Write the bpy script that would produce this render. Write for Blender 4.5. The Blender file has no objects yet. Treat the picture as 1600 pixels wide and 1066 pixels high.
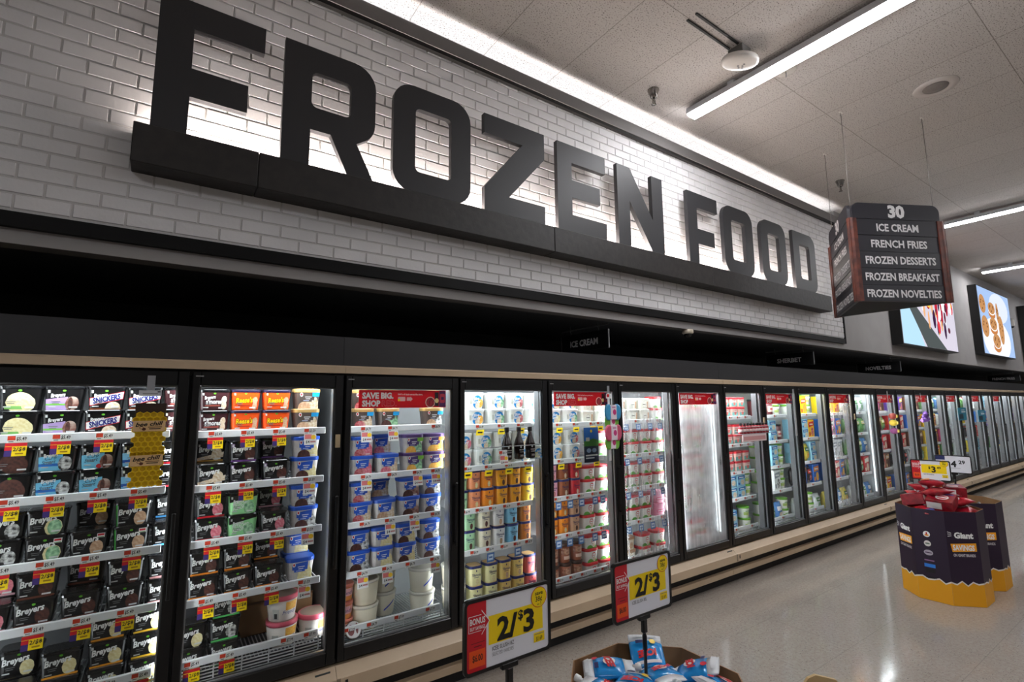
import bpy, math, random
from mathutils import Vector, Matrix
from mathutils.geometry import tessellate_polygon
random.seed(7)
S = bpy.context.scene
COL = S.collection
PI = math.pi

# ------------------------------------------------------------------ camera, world, exposure
cam_d = bpy.data.cameras.new('camera'); cam = bpy.data.objects.new('camera', cam_d); COL.objects.link(cam)
cam_d.sensor_width = 36.0; cam_d.sensor_fit = 'HORIZONTAL'; cam_d.lens = 780.27 / 1600 * 36
cam_d.clip_start = 0.05; cam_d.clip_end = 200
YAW, PITCH, ROLL = 0.962021, 0.1293426, -0.01014
fw = Vector((math.cos(YAW)*math.cos(PITCH), math.sin(YAW)*math.cos(PITCH), math.sin(PITCH)))
r0 = Vector((math.sin(YAW), -math.cos(YAW), 0)); u0 = r0.cross(fw)
rt = r0*math.cos(ROLL) + u0*math.sin(ROLL); up = u0*math.cos(ROLL) - r0*math.sin(ROLL)
CZ = 1.78
cam.matrix_world = Matrix(((rt.x, up.x, -fw.x, 0), (rt.y, up.y, -fw.y, -3.03), (rt.z, up.z, -fw.z, CZ), (0, 0, 0, 1)))
S.camera = cam
w = bpy.data.worlds.new('world'); S.world = w; w.use_nodes = True
w.node_tree.nodes['Background'].inputs[0].default_value = (0.9, 0.95, 1, 1)
w.node_tree.nodes['Background'].inputs[1].default_value = 0.03
S.view_settings.view_transform = 'Standard'; S.view_settings.look = 'None'
S.view_settings.gamma = 1; S.view_settings.exposure = 0.12
LAMP_CEIL = 72.0      # ceiling fixtures
LAMP_CASE = 24.0      # freezer lamps, and the strips added along the door tops
LAMP_SIGN = 170.0      # strip behind the letters
LAMP_COVE = 15

# ------------------------------------------------------------------ materials
def lin(c):
    return tuple(((x/255)/12.92 if x/255 <= .04045 else ((x/255+.055)/1.055)**2.4) for x in c) + (1,)
_mats = {}
def mat(name, c, rough=.5, metal=0, emit=0, c2=None, scale=30, bump=0, coat=0, spec=.5, detail=4, contrast=None):
    """procedural principled material; c2 mixes in by noise"""
    if name in _mats: return _mats[name]
    m = bpy.data.materials.new(name); m.use_nodes = True; nt = m.node_tree; N = nt.nodes; b = N['Principled BSDF']
    b.inputs['Roughness'].default_value = rough; b.inputs['Metallic'].default_value = metal
    b.inputs['Coat Weight'].default_value = coat; b.inputs['Specular IOR Level'].default_value = spec
    b.inputs['Base Color'].default_value = lin(c)
    if c2 is not None or bump:
        tc = N.new('ShaderNodeTexCoord'); no = N.new('ShaderNodeTexNoise'); no.inputs['Scale'].default_value = scale; no.inputs['Detail'].default_value = detail
        nt.links.new(tc.outputs['Object'], no.inputs['Vector'])
    if c2 is not None:
        rp = N.new('ShaderNodeValToRGB'); lo, hi = contrast or (.35, .65)
        rp.color_ramp.elements[0].position = lo; rp.color_ramp.elements[1].position = hi
        rp.color_ramp.elements[0].color = lin(c); rp.color_ramp.elements[1].color = lin(c2)
        nt.links.new(no.outputs['Fac'], rp.inputs[0]); nt.links.new(rp.outputs[0], b.inputs['Base Color'])
    if bump:
        bp = N.new('ShaderNodeBump'); bp.inputs['Strength'].default_value = bump; bp.inputs['Distance'].default_value = .01
        nt.links.new(no.outputs['Fac'], bp.inputs['Height']); nt.links.new(bp.outputs[0], b.inputs['Normal'])
    if emit:
        b.inputs['Emission Color'].default_value = lin(c); b.inputs['Emission Strength'].default_value = emit
    _mats[name] = m; return m
def cm(c, rough=.45):
    return mat('print %d %d %d %d' % (*c, int(rough*100)), c, rough)
def scoop(c, c2, scale=90):
    return mat('scoop %d %d %d %d %d %d' % (*c, *c2), c, .6, c2=c2, scale=scale)
def glow(c, e):
    n = 'glow %d %d %d %g' % (*c, e)
    if n in _mats: return _mats[n]
    m = bpy.data.materials.new(n); m.use_nodes = True; nt = m.node_tree; nt.nodes.clear()
    em = nt.nodes.new('ShaderNodeEmission'); o = nt.nodes.new('ShaderNodeOutputMaterial')
    em.inputs[0].default_value = lin(c); em.inputs[1].default_value = e; nt.links.new(em.outputs[0], o.inputs[0])
    _mats[n] = m; return m
def glass_mat(name, tint=(.93, .96, .95), frost=False, refl=1.0):
    m = bpy.data.materials.new(name); m.use_nodes = True; nt = m.node_tree; N = nt.nodes; N.clear(); L = nt.links.new
    o = N.new('ShaderNodeOutputMaterial'); tr = N.new('ShaderNodeBsdfTransparent'); tr.inputs[0].default_value = (*tint, 1)
    gl = N.new('ShaderNodeBsdfGlossy'); gl.inputs['Roughness'].default_value = .03
    fr = N.new('ShaderNodeFresnel'); fr.inputs[0].default_value = 1.35
    mx = N.new('ShaderNodeMixShader'); L(fr.outputs[0], mx.inputs[0]); L(tr.outputs[0], mx.inputs[1]); L(gl.outputs[0], mx.inputs[2])
    last = mx
    if frost:
        tc = N.new('ShaderNodeTexCoord'); mp = N.new('ShaderNodeMapping'); mp.inputs['Scale'].default_value = (26, 26, 1.3)
        no = N.new('ShaderNodeTexNoise'); no.inputs['Scale'].default_value = 2.2; no.inputs['Detail'].default_value = 6
        mp2 = N.new('ShaderNodeMapping'); mp2.inputs['Scale'].default_value = (1.5, 1.5, 1.5)
        no2 = N.new('ShaderNodeTexNoise'); no2.inputs['Scale'].default_value = 3.5; no2.inputs['Detail'].default_value = 2
        L(tc.outputs['Object'], mp.inputs[0]); L(mp.outputs[0], no.inputs['Vector']); L(tc.outputs['Object'], mp2.inputs[0]); L(mp2.outputs[0], no2.inputs['Vector'])
        ad = N.new('ShaderNodeMath'); ad.operation = 'MULTIPLY_ADD'; ad.inputs[1].default_value = .55; L(no.outputs['Fac'], ad.inputs[0])
        m2 = N.new('ShaderNodeMath'); m2.operation = 'MULTIPLY'; m2.inputs[1].default_value = .62; L(no2.outputs['Fac'], m2.inputs[0]); L(m2.outputs[0], ad.inputs[2])
        rp = N.new('ShaderNodeMapRange'); rp.inputs[1].default_value = .35; rp.inputs[2].default_value = .8; rp.inputs[3].default_value = frost[0]; rp.inputs[4].default_value = frost[1]
        L(ad.outputs[0], rp.inputs[0])
        df = N.new('ShaderNodeBsdfTranslucent'); df.inputs[0].default_value = (.92, .95, .96, 1)
        d2 = N.new('ShaderNodeBsdfDiffuse'); d2.inputs[0].default_value = (.9, .93, .94, 1)
        mm = N.new('ShaderNodeMixShader'); mm.inputs[0].default_value = .3; L(df.outputs[0], mm.inputs[1]); L(d2.outputs[0], mm.inputs[2])
        mf = N.new('ShaderNodeMixShader'); L(rp.outputs[0], mf.inputs[0]); L(mx.outputs[0], mf.inputs[1]); L(mm.outputs[0], mf.inputs[2]); last = mf
    L(last.outputs[0], o.inputs[0]); return m
M_GLASS = glass_mat('door glass'); M_FROST = glass_mat('frosted glass', frost=(.12, .8)); M_FROSTL = glass_mat('lightly frosted glass', frost=(-.35, .5))
M_CLEAR = glass_mat('clear plastic', (.85, .88, .88))
BLK = mat('black frame', (9, 9, 10), .35); BLKM = mat('matt black', (16, 16, 17), .6); WHT = cm((238, 238, 236)); SILVER = mat('grey edging', (150, 152, 154), .35, .6)
RED = cm((200, 16, 34)); YEL = cm((250, 216, 0)); NAVY = cm((24, 34, 92)); BEIGE = mat('beige enamel', (196, 174, 146), .4, c2=(188, 166, 138), scale=4)
INK = cm((14, 14, 16)); GRY = cm((120, 120, 122))

# ------------------------------------------------------------------ mesh building
def film(c):
    m = bpy.data.materials.new('film %d %d %d' % c); m.use_nodes = True; nt = m.node_tree; N = nt.nodes; b = N['Principled BSDF']; o = N['Material Output']
    b.inputs['Base Color'].default_value = lin(c); b.inputs['Roughness'].default_value = .4
    t = N.new('ShaderNodeBsdfTranslucent'); t.inputs[0].default_value = lin(c); x = N.new('ShaderNodeMixShader'); x.inputs[0].default_value = .3
    nt.links.new(b.outputs[0], x.inputs[1]); nt.links.new(t.outputs[0], x.inputs[2]); nt.links.new(x.outputs[0], o.inputs[0]); return m
REDF = film((212, 20, 40))
_txt = {}
def text_geo(s, bold=0, shear=0, res=2):
    k = (s, bold, shear, res)
    if k in _txt: return _txt[k]
    cu = bpy.data.curves.new('t', 'FONT'); cu.body = s; cu.resolution_u = res; cu.offset = bold; cu.shear = shear; cu.fill_mode = 'FRONT' if hasattr(cu, 'fill_mode') else cu.fill_mode
    ob = bpy.data.objects.new('t', cu); COL.objects.link(ob); bpy.context.view_layer.update()
    me = ob.evaluated_get(bpy.context.evaluated_depsgraph_get()).to_mesh()
    vs = [(v.co.x, v.co.y) for v in me.vertices]; fs = [tuple(p.vertices) for p in me.polygons if p.normal.z >= 0 or True]
    bpy.data.objects.remove(ob); bpy.data.curves.remove(cu)
    if vs:
        x0 = min(v[0] for v in vs); x1 = max(v[0] for v in vs); sc = 1/.73
        vs = [((v[0]-(x0+x1)/2)*sc, v[1]*sc) for v in vs]; W = (x1-x0)*sc
    else: W = 0
    _txt[k] = (vs, fs, W); return _txt[k]

class MB:
    def __init__(s): s.v = []; s.f = []; s.mi = []; s.mats = []; s.sm = []
    def m(s, mt):
        if mt not in s.mats: s.mats.append(mt)
        return s.mats.index(mt)
    def add(s, vs, fs, mt, smooth=False):
        o = len(s.v); s.v += [tuple(v) for v in vs]; i = s.m(mt)
        for f in fs: s.f.append(tuple(o+k for k in f)); s.mi.append(i); s.sm.append(smooth)
        return s
    def box(s, x0, x1, y0, y1, z0, z1, mt, b=0):
        if b <= 0:
            vs = [(x, y, z) for x in (x0, x1) for y in (y0, y1) for z in (z0, z1)]
            return s.add(vs, [(0,1,3,2), (4,6,7,5), (0,4,5,1), (2,3,7,6), (0,2,6,4), (1,5,7,3)], mt)
        X, Y, Z = ((x0, x0+b, x1-b, x1), (y0, y0+b, y1-b, y1), (z0, z0+b, z1-b, z1))
        vs = []; idx = {}
        for i in range(4):
            for j in range(4):
                for k in range(4):
                    e = (i in (0, 3)) + (j in (0, 3)) + (k in (0, 3))
                    if e == 1: idx[(i, j, k)] = len(vs); vs.append((X[i], Y[j], Z[k]))
        g = lambda *a: idx[a]; fs = []
        for a in (0, 3):
            fs.append([g(a,1,1), g(a,2,1), g(a,2,2), g(a,1,2)]); fs.append([g(1,a,1), g(2,a,1), g(2,a,2), g(1,a,2)]); fs.append([g(1,1,a), g(2,1,a), g(2,2,a), g(1,2,a)])
            for c in (0, 3):
                p, q = (1 if a == 0 else 2), (1 if c == 0 else 2)
                fs.append([g(a,q,1), g(a,q,2), g(p,c,2), g(p,c,1)]); fs.append([g(a,1,q), g(a,2,q), g(p,2,c), g(p,1,c)]); fs.append([g(1,a,q), g(2,a,q), g(2,p,c), g(1,p,c)])
        for a in (1, 2):
            for c in (1, 2):
                for d in (1, 2):
                    fs.append([g(0 if a == 1 else 3, c, d), g(a, 0 if c == 1 else 3, d), g(a, c, 0 if d == 1 else 3)])
        return s.add(vs, fs, mt)
    def rings(s, rs, mt, cap0=True, cap1=True, smooth=False):
        n = len(rs[0]); vs = [p for r in rs for p in r]; fs = []
        for i in range(len(rs)-1):
            for j in range(n):
                k = (j+1) % n; fs.append((i*n+j, i*n+k, (i+1)*n+k, (i+1)*n+j))
        s.add(vs, fs, mt, smooth); o = len(s.v)-len(vs)
        if cap0: s.f.append(tuple(o+j for j in reversed(range(n)))); s.mi.append(s.m(mt)); s.sm.append(False)
        if cap1: s.f.append(tuple(o+(len(rs)-1)*n+j for j in range(n))); s.mi.append(s.m(mt)); s.sm.append(False)
        return s
    def lathe(s, prof, mt, c=(0, 0, 0), n=20, smooth=True):
        return s.rings([[(c[0]+r*math.cos(2*PI*j/n), c[1]+r*math.sin(2*PI*j/n), c[2]+z) for j in range(n)] for r, z in prof], mt, smooth=smooth)
    def tube(s, pts, r, mt, n=6):
        pts = [Vector(p) for p in pts]; rs = []
        for i, p in enumerate(pts):
            d = (pts[min(i+1, len(pts)-1)] - pts[max(i-1, 0)]).normalized()
            a = d.cross(Vector((0, 0, 1)) if abs(d.z) < .9 else Vector((1, 0, 0))).normalized(); b = d.cross(a)
            rs.append([tuple(p + a*(r*math.cos(2*PI*j/n)) + b*(r*math.sin(2*PI*j/n))) for j in range(n)])
        return s.rings(rs, mt, smooth=True)
    def prism(s, outer, y0, y1, mt, holes=(), fr=None, side=None):
        """polygon in (a,b) plane extruded along depth y0(front)..y1; fr(a,b,y)->xyz"""
        fr = fr or (lambda a, b, y: (a, y, b))
        loops = [outer] + list(holes); flat = [p for l in loops for p in l]
        tri = tessellate_polygon([[Vector((p[0], p[1], 0)) for p in l] for l in loops]); n = len(flat)
        s.add([fr(a, b, y0) for a, b in flat], tri, mt); s.add([fr(a, b, y1) for a, b in flat], tri, mt)
        vs = [fr(a, b, y0) for a, b in flat] + [fr(a, b, y1) for a, b in flat]; fs = []; o = 0
        for l in loops:
            for i in range(len(l)): j = (i+1) % len(l); fs.append((o+i, o+j, n+o+j, n+o+i))
            o += len(l)
        return s.add(vs, fs, side or mt)
    def poly(s, pts, mt, fr=None, y=0):
        fr = fr or (lambda a, b, y: (a, y, b))
        tri = tessellate_polygon([[Vector((p[0], p[1], 0)) for p in pts]])
        return s.add([fr(a, b, y) for a, b in pts], tri, mt)
    def text(s, st, a, b, size, mt, fr=None, y=0, bold=.0, shear=0, sx=1, rot=0, align='c', fit=None, res=2):
        fr = fr or (lambda a, b, y: (a, y, b)); vs, fs, W = text_geo(st, bold, shear, res)
        if fit: sx = fit/(W*size)
        W *= size*sx; dx = {'c': 0, 'l': W/2, 'r': -W/2}[align]; c, n = math.cos(rot), math.sin(rot); out = []
        for px, py in vs:
            X = px*size*sx+dx; Y = (py-.5)*size; out.append(fr(a+X*c-Y*n, b+X*n+Y*c, y))
        return s.add(out, fs, mt)
    def mesh(s, name):
        me = bpy.data.meshes.new(name); me.from_pydata(s.v, [], s.f)
        for m in s.mats: me.materials.append(m)
        me.polygons.foreach_set('material_index', s.mi); me.polygons.foreach_set('use_smooth', s.sm); me.update(); return me
    def obj(s, name, parent=None, loc=None, **k):
        return link(name, s.mesh(name), parent, loc, **k)
def link(name, me, parent=None, loc=None, rot=None, **k):
    o = bpy.data.objects.new(name, me); COL.objects.link(o)
    if parent: o.parent = parent
    if loc: o.location = loc
    if rot: o.rotation_euler = rot
    for a, b in k.items(): o[a] = b
    return o
def thing(name, label, cat, loc=(0, 0, 0), rot=None, group=None):
    o = link(name, None, None, loc, rot, label=label, category=cat)
    if group: o['group'] = group
    return o
def struct(name, mb, loc=None):
    return mb.obj(name, loc=loc, kind='structure')
def rect(x0, x1, z0, z1): return [(x0, z0), (x1, z0), (x1, z1), (x0, z1)]
def rrect(x0, x1, z0, z1, r, n=4):
    out = []
    for cx, cz, a in ((x1-r, z0+r, -90), (x1-r, z1-r, 0), (x0+r, z1-r, 90), (x0+r, z0+r, 180)):
        for i in range(n+1): t = math.radians(a+90*i/n); out.append((cx+r*math.cos(t), cz+r*math.sin(t)))
    return out
def ell(cx, cz, rx, rz, n=16, a0=0, a1=360):
    k = n if a1-a0 == 360 else n+1
    return [(cx+rx*math.cos(math.radians(a0+(a1-a0)*i/n)), cz+rz*math.sin(math.radians(a0+(a1-a0)*i/n))) for i in range(k)]
ORD = 'first second third fourth fifth sixth seventh eighth ninth tenth eleventh twelfth thirteenth fourteenth fifteenth sixteenth seventeenth eighteenth nineteenth twentieth twenty-first twenty-second twenty-third twenty-fourth twenty-fifth'.split()

# ------------------------------------------------------------------ the setting
P, X0 = .775, .1127
XL, XR, YF, CEIL = -6.0, 24.0, -9.5, 4.60
def node_floor():
    m = bpy.data.materials.new('polished tile floor'); m.use_nodes = True; nt = m.node_tree; N = nt.nodes; L = nt.links.new; b = N['Principled BSDF']
    tc = N.new('ShaderNodeTexCoord')
    n1 = N.new('ShaderNodeTexNoise'); n1.inputs['Scale'].default_value = 1.1; n1.inputs['Detail'].default_value = 5
    n2 = N.new('ShaderNodeTexNoise'); n2.inputs['Scale'].default_value = 95; n2.inputs['Detail'].default_value = 2
    n3 = N.new('ShaderNodeTexNoise'); n3.inputs['Scale'].default_value = 42; n3.inputs['Detail'].default_value = 3
    for n in (n1, n2, n3): L(tc.outputs['Object'], n.inputs['Vector'])
    r1 = N.new('ShaderNodeValToRGB'); r1.color_ramp.elements[0].color = lin((150, 142, 134)); r1.color_ramp.elements[1].color = lin((170, 162, 153)); L(n1.outputs['Fac'], r1.inputs[0])
    r2 = N.new('ShaderNodeValToRGB'); r2.color_ramp.elements[0].position = .29; r2.color_ramp.elements[1].position = .36
    r2.color_ramp.elements[0].color = lin((110, 100, 94)); r2.color_ramp.elements[1].color = (1, 1, 1, 1); L(n2.outputs['Fac'], r2.inputs[0])
    r3 = N.new('ShaderNodeValToRGB'); r3.color_ramp.elements[0].position = .4; r3.color_ramp.elements[1].position = .62
    r3.color_ramp.elements[0].color = lin((244, 240, 238)); r3.color_ramp.elements[1].color = (1, 1, 1, 1); L(n3.outputs['Fac'], r3.inputs[0])
    m1 = N.new('ShaderNodeMix'); m1.data_type = 'RGBA'; m1.blend_type = 'MULTIPLY'; m1.inputs[0].default_value = 1; L(r1.outputs[0], m1.inputs[6]); L(r2.outputs[0], m1.inputs[7])
    m2 = N.new('ShaderNodeMix'); m2.data_type = 'RGBA'; m2.blend_type = 'MULTIPLY'; m2.inputs[0].default_value = 1; L(m1.outputs[2], m2.inputs[6]); L(r3.outputs[0], m2.inputs[7])
    br = N.new('ShaderNodeTexBrick'); br.offset = 0; br.inputs['Scale'].default_value = 1; br.inputs['Brick Width'].default_value = .61; br.inputs['Row Height'].default_value = .61
    br.inputs['Mortar Size'].default_value = .0016; br.inputs['Color1'].default_value = br.inputs['Color2'].default_value = (1, 1, 1, 1); br.inputs['Mortar'].default_value = (.72, .72, .72, 1)
    L(tc.outputs['Object'], br.inputs['Vector'])
    m3 = N.new('ShaderNodeMix'); m3.data_type = 'RGBA'; m3.blend_type = 'MULTIPLY'; m3.inputs[0].default_value = 1; L(m2.outputs[2], m3.inputs[6]); L(br.outputs['Color'], m3.inputs[7])
    L(m3.outputs[2], b.inputs['Base Color'])
    rr = N.new('ShaderNodeMapRange'); rr.inputs[3].default_value = .06; rr.inputs[4].default_value = .13; L(n1.outputs['Fac'], rr.inputs[0]); L(rr.outputs[0], b.inputs['Roughness'])
    bp = N.new('ShaderNodeBump'); bp.inputs['Strength'].default_value = .035; bp.inputs['Distance'].default_value = .02
    n4 = N.new('ShaderNodeTexNoise'); n4.inputs['Scale'].default_value = 5; L(tc.outputs['Object'], n4.inputs['Vector']); L(n4.outputs['Fac'], bp.inputs['Height']); L(bp.outputs[0], b.inputs['Normal'])
    return m
def node_ceiling():
    m = bpy.data.materials.new('acoustic tile ceiling'); m.use_nodes = True; nt = m.node_tree; N = nt.nodes; L = nt.links.new; b = N['Principled BSDF']
    tc = N.new('ShaderNodeTexCoord'); b.inputs['Roughness'].default_value = .9; b.inputs['Specular IOR Level'].default_value = .1
    n2 = N.new('ShaderNodeTexNoise'); n2.inputs['Scale'].default_value = 105; n2.inputs['Detail'].default_value = 1.2; L(tc.outputs['Object'], n2.inputs['Vector'])
    r2 = N.new('ShaderNodeValToRGB'); r2.color_ramp.elements[0].position = .32; r2.color_ramp.elements[1].position = .40
    r2.color_ramp.elements[0].color = lin((92, 86, 80)); r2.color_ramp.elements[1].color = lin((200, 195, 191)); L(n2.outputs['Fac'], r2.inputs[0])
    mp = N.new('ShaderNodeMapping'); mp.inputs['Location'].default_value = (-.02, 1.045, 0); L(tc.outputs['Object'], mp.inputs[0])
    br = N.new('ShaderNodeTexBrick'); br.offset = 0; br.inputs['Scale'].default_value = 1; br.inputs['Brick Width'].default_value = .645; br.inputs['Row Height'].default_value = 1.22
    br.inputs['Mortar Size'].default_value = .003; br.inputs['Color1'].default_value = (1, 1, 1, 1); br.inputs['Color2'].default_value = (.94, .94, .94, 1); br.inputs['Mortar'].default_value = (.5, .48, .46, 1)
    L(mp.outputs[0], br.inputs['Vector'])
    m3 = N.new('ShaderNodeMix'); m3.data_type = 'RGBA'; m3.blend_type = 'MULTIPLY'; m3.inputs[0].default_value = 1; L(r2.outputs[0], m3.inputs[6]); L(br.outputs['Color'], m3.inputs[7])
    L(m3.outputs[2], b.inputs['Base Color'])
    bp = N.new('ShaderNodeBump'); bp.inputs['Strength'].default_value = .3; bp.inputs['Distance'].default_value = .004; L(n2.outputs['Fac'], bp.inputs['Height']); L(bp.outputs[0], b.inputs['Normal'])
    return m
struct('floor', MB().box(XL, XR, YF, 1.6, -.1, 0, node_floor()))
struct('ceiling', MB().box(XL, XR, YF, 1.6, CEIL, CEIL+.1, node_ceiling()))
GREYW = mat('grey wall paint', (150, 147, 146), .7, c2=(144, 141, 140), scale=3)
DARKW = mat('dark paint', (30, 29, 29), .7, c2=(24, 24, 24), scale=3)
STOREW = mat('store wall', (120, 116, 112), .8, c2=(100, 98, 96), scale=2)
struct('wall_front', MB().box(XL, XR, YF-.1, YF, 0, CEIL, STOREW))
struct('wall_left', MB().box(XL-.1, XL, YF, 1.6, 0, CEIL, STOREW))
struct('wall_right', MB().box(XR, XR+.1, YF, 1.6, 0, CEIL, STOREW))
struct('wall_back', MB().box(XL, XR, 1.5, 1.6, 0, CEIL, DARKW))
# bulkhead over the freezers: face, underside, hollow top with the cove lamp, then plain wall up to the ceiling
BH0, BHT, XB = 2.535, 4.40, 7.87       # lower edge, top of face, end of the brick
b = MB()
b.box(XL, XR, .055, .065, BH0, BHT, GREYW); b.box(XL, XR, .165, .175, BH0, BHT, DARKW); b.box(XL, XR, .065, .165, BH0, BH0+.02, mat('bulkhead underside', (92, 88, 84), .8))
b.box(XB+.12, XR, .055, .065, BHT, CEIL, GREYW)
struct('wall_bulkhead', b)
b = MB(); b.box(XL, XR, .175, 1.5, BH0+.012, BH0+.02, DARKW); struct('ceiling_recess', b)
# brick panel: every brick a raised face in one wall mesh
def node_brick():
    m = bpy.data.materials.new('white painted brick'); m.use_nodes = True; nt = m.node_tree; N = nt.nodes; L = nt.links.new; b = N['Principled BSDF']
    tc = N.new('ShaderNodeTexCoord'); b.inputs['Roughness'].default_value = .55
    n1 = N.new('ShaderNodeTexNoise'); n1.inputs['Scale'].default_value = 2.6; n1.inputs['Detail'].default_value = 2; L(tc.outputs['Object'], n1.inputs['Vector'])
    n2 = N.new('ShaderNodeTexNoise'); n2.inputs['Scale'].default_value = 60; n2.inputs['Detail'].default_value = 5; L(tc.outputs['Object'], n2.inputs['Vector'])
    r1 = N.new('ShaderNodeValToRGB'); r1.color_ramp.elements[0].color = lin((206, 205, 206)); r1.color_ramp.elements[1].color = lin((234, 233, 234)); L(n1.outputs['Fac'], r1.inputs[0])
    L(r1.outputs[0], b.inputs['Base Color'])
    bp = N.new('ShaderNodeBump'); bp.inputs['Strength'].default_value = .22; bp.inputs['Distance'].default_value = .004; L(n2.outputs['Fac'], bp.inputs['Height']); L(bp.outputs[0], b.inputs['Normal'])
    return m
MBR = node_brick(); MJT = mat('brick joint', (202, 200, 199), .8, bump=.2, scale=80)
ZB0, ZB1, YB = 2.675, 4.352, .035
b = MB(); b.box(XL, XB, YB, .055, ZB0, ZB1, MJT)
bw, bh, jt = .2025, .0741, .0085
row = 0; z = ZB0+.012-bh
while z < ZB1:
    x = XL + (row % 2)*bw/2 + .018
    while x < XB:
        xa, xb_, za, zb = max(x+jt/2, XL), min(x+bw-jt/2, XB), max(z+jt/2, ZB0), min(z+bh-jt/2, ZB1)
        if xb_-xa > .015 and zb-za > .012 and xa > -3.2:
            dy = .0062+random.uniform(-.001, .001); e = .0025
            f = [(xa, YB, za), (xb_, YB, za), (xb_, YB, zb), (xa, YB, zb), (xa+e, YB-dy, za+e), (xb_-e, YB-dy, za+e), (xb_-e, YB-dy, zb-e), (xa+e, YB-dy, zb-e)]
            b.add(f, [(4,5,6,7), (0,1,5,4), (1,2,6,5), (2,3,7,6), (3,0,4,7)], MBR)
        x += bw
    z += bh; row += 1
struct('wall_brick', b)
TRM = mat('black steel trim', (11, 11, 12), .6, spec=.2)
b = MB(); b.box(XL, XB+.03, .022, .055, ZB0-.07, ZB0, TRM); b.box(XB, XB+.03, .018, .055, ZB0-.07, ZB1+.03, TRM)
struct('trim_1', b)
CORN = mat('cornice grey', (118, 115, 114), .6)
b = MB()   # cornice: dark shadow strip below, grey face, set-back lip
b.prism([(-.012, ZB1+.012), (.05, ZB1+.012), (.05, 4.40), (.012, 4.485), (.004, 4.485), (-.002, 4.466), (-.012, 4.463)], XL, XB+.1, CORN, fr=lambda a, z, x: (x, a, z))
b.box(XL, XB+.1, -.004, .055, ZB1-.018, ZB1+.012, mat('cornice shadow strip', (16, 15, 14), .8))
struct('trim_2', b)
t = thing('cove_light', 'hidden light strip washing the ceiling edge above the brick wall', 'light')
MB().box(XL+.2, XB, .03, .09, 4.405, 4.415, glow((250, 251, 255), LAMP_COVE)).obj('lamp_strip', t)

# ------------------------------------------------------------------ FROZEN FOOD sign
DK = mat('charcoal board', (38, 38, 41), .55); LEDGE = mat('dark stained wood', (26, 23, 22), .6, c2=(36, 32, 30), scale=18, bump=.25)
sign = thing('wall_sign', 'huge charcoal FROZEN FOOD lettering standing on a dark wooden ledge', 'sign', (0, 0, 3.18))
b = MB(); xs = [-.205, .35, 2.45, 4.55, 7.21]
for i in range(4): b.box(xs[i], xs[i+1]-.002, -.12, .036, -.205, 0, LEDGE, .004)
b.obj('ledge', sign)
H = .762; YT0, YT1 = -.088, -.048
def arc(cx, cz, r, a0, a1, n=6): return [(cx+r*math.cos(math.radians(a0+(a1-a0)*i/n)), cz+r*math.sin(math.radians(a0+(a1-a0)*i/n))) for i in range(n+1)]
def roundrect(x0, x1, z0, z1, r): return arc(x1-r, z0+r, r, -90, 0) + arc(x1-r, z1-r, r, 0, 90) + arc(x0+r, z1-r, r, 90, 180) + arc(x0+r, z0+r, r, 180, 270)
def letter(ch, x0, x1, h=H):
    w = x1-x0; s = .155; o = []; hl = []
    if ch == 'F': o = [(0,0), (s,0), (s,.29*h), (.44/.5*w*.97,.29*h), (.44/.5*w*.97,.50*h), (s,.50*h), (s,h-s), (w,h-s), (w,h), (0,h)]
    if ch == 'E': o = [(0,0), (w,0), (w,s), (s,s), (s,.40*h), (.87*w,.40*h), (.87*w,.60*h), (s,.60*h), (s,h-s), (w,h-s), (w,h), (0,h)]
    if ch == 'Z': o = [(0,0), (w,0), (w,s), (.39*w,s), (w,.72*h), (w,h), (0,h), (0,h-s), (.62*w,h-s), (0,.25*h)]
    if ch == 'N': o = [(0,0), (s,0), (s,.58*h), (w-s*1.08,0), (w,0), (w,h), (w-s,h), (w-s,.42*h), (s*1.08,h), (0,h)]
    if ch == 'O': o = roundrect(0, w, 0, h, .14); hl = [roundrect(s, w-s, s, h-s, .035)]
    if ch == 'D': o = [(0,0)] + arc(w-.14, .14, .14, -90, 0) + arc(w-.14, h-.14, .14, 0, 90) + [(0,h)]; hl = [roundrect(s, w-s, s, h-s, .035)]
    if ch == 'R': o = [(0,0), (s,0), (s,.31*h), (.50*w,.31*h), (.70*w,0), (w,0), (.79*w,.295*h)] + arc(w-.14, .31*h+.14, .14, -60, 0) + arc(w-.14, h-.14, .14, 0, 90) + [(0,h)]; hl = [roundrect(s, w-s, .31*h+s*.93, h-s, .035)]
    b = MB(); b.prism([(x0+a, c) for a, c in o], YT0, YT1, DK, [[(x0+a, c) for a, c in q] for q in hl]); b.obj('letter', sign)
for ch, a, c in (('F', -.145, .358), ('R', .466, 1.019), ('O', 1.143, 1.734), ('Z', 1.853, 2.425), ('E', 2.562, 3.12), ('N', 3.272, 3.905), ('F', 4.30, 4.822), ('O', 4.927, 5.515), ('O', 5.695, 6.272), ('D', 6.462, 7.045)):
    letter(ch, a*.983, c*.983)
MB().box(-.12, 7.0, -.036, -.018, .001, .008, glow((255, 240, 230), LAMP_SIGN)).obj('light_strip', sign)

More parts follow.
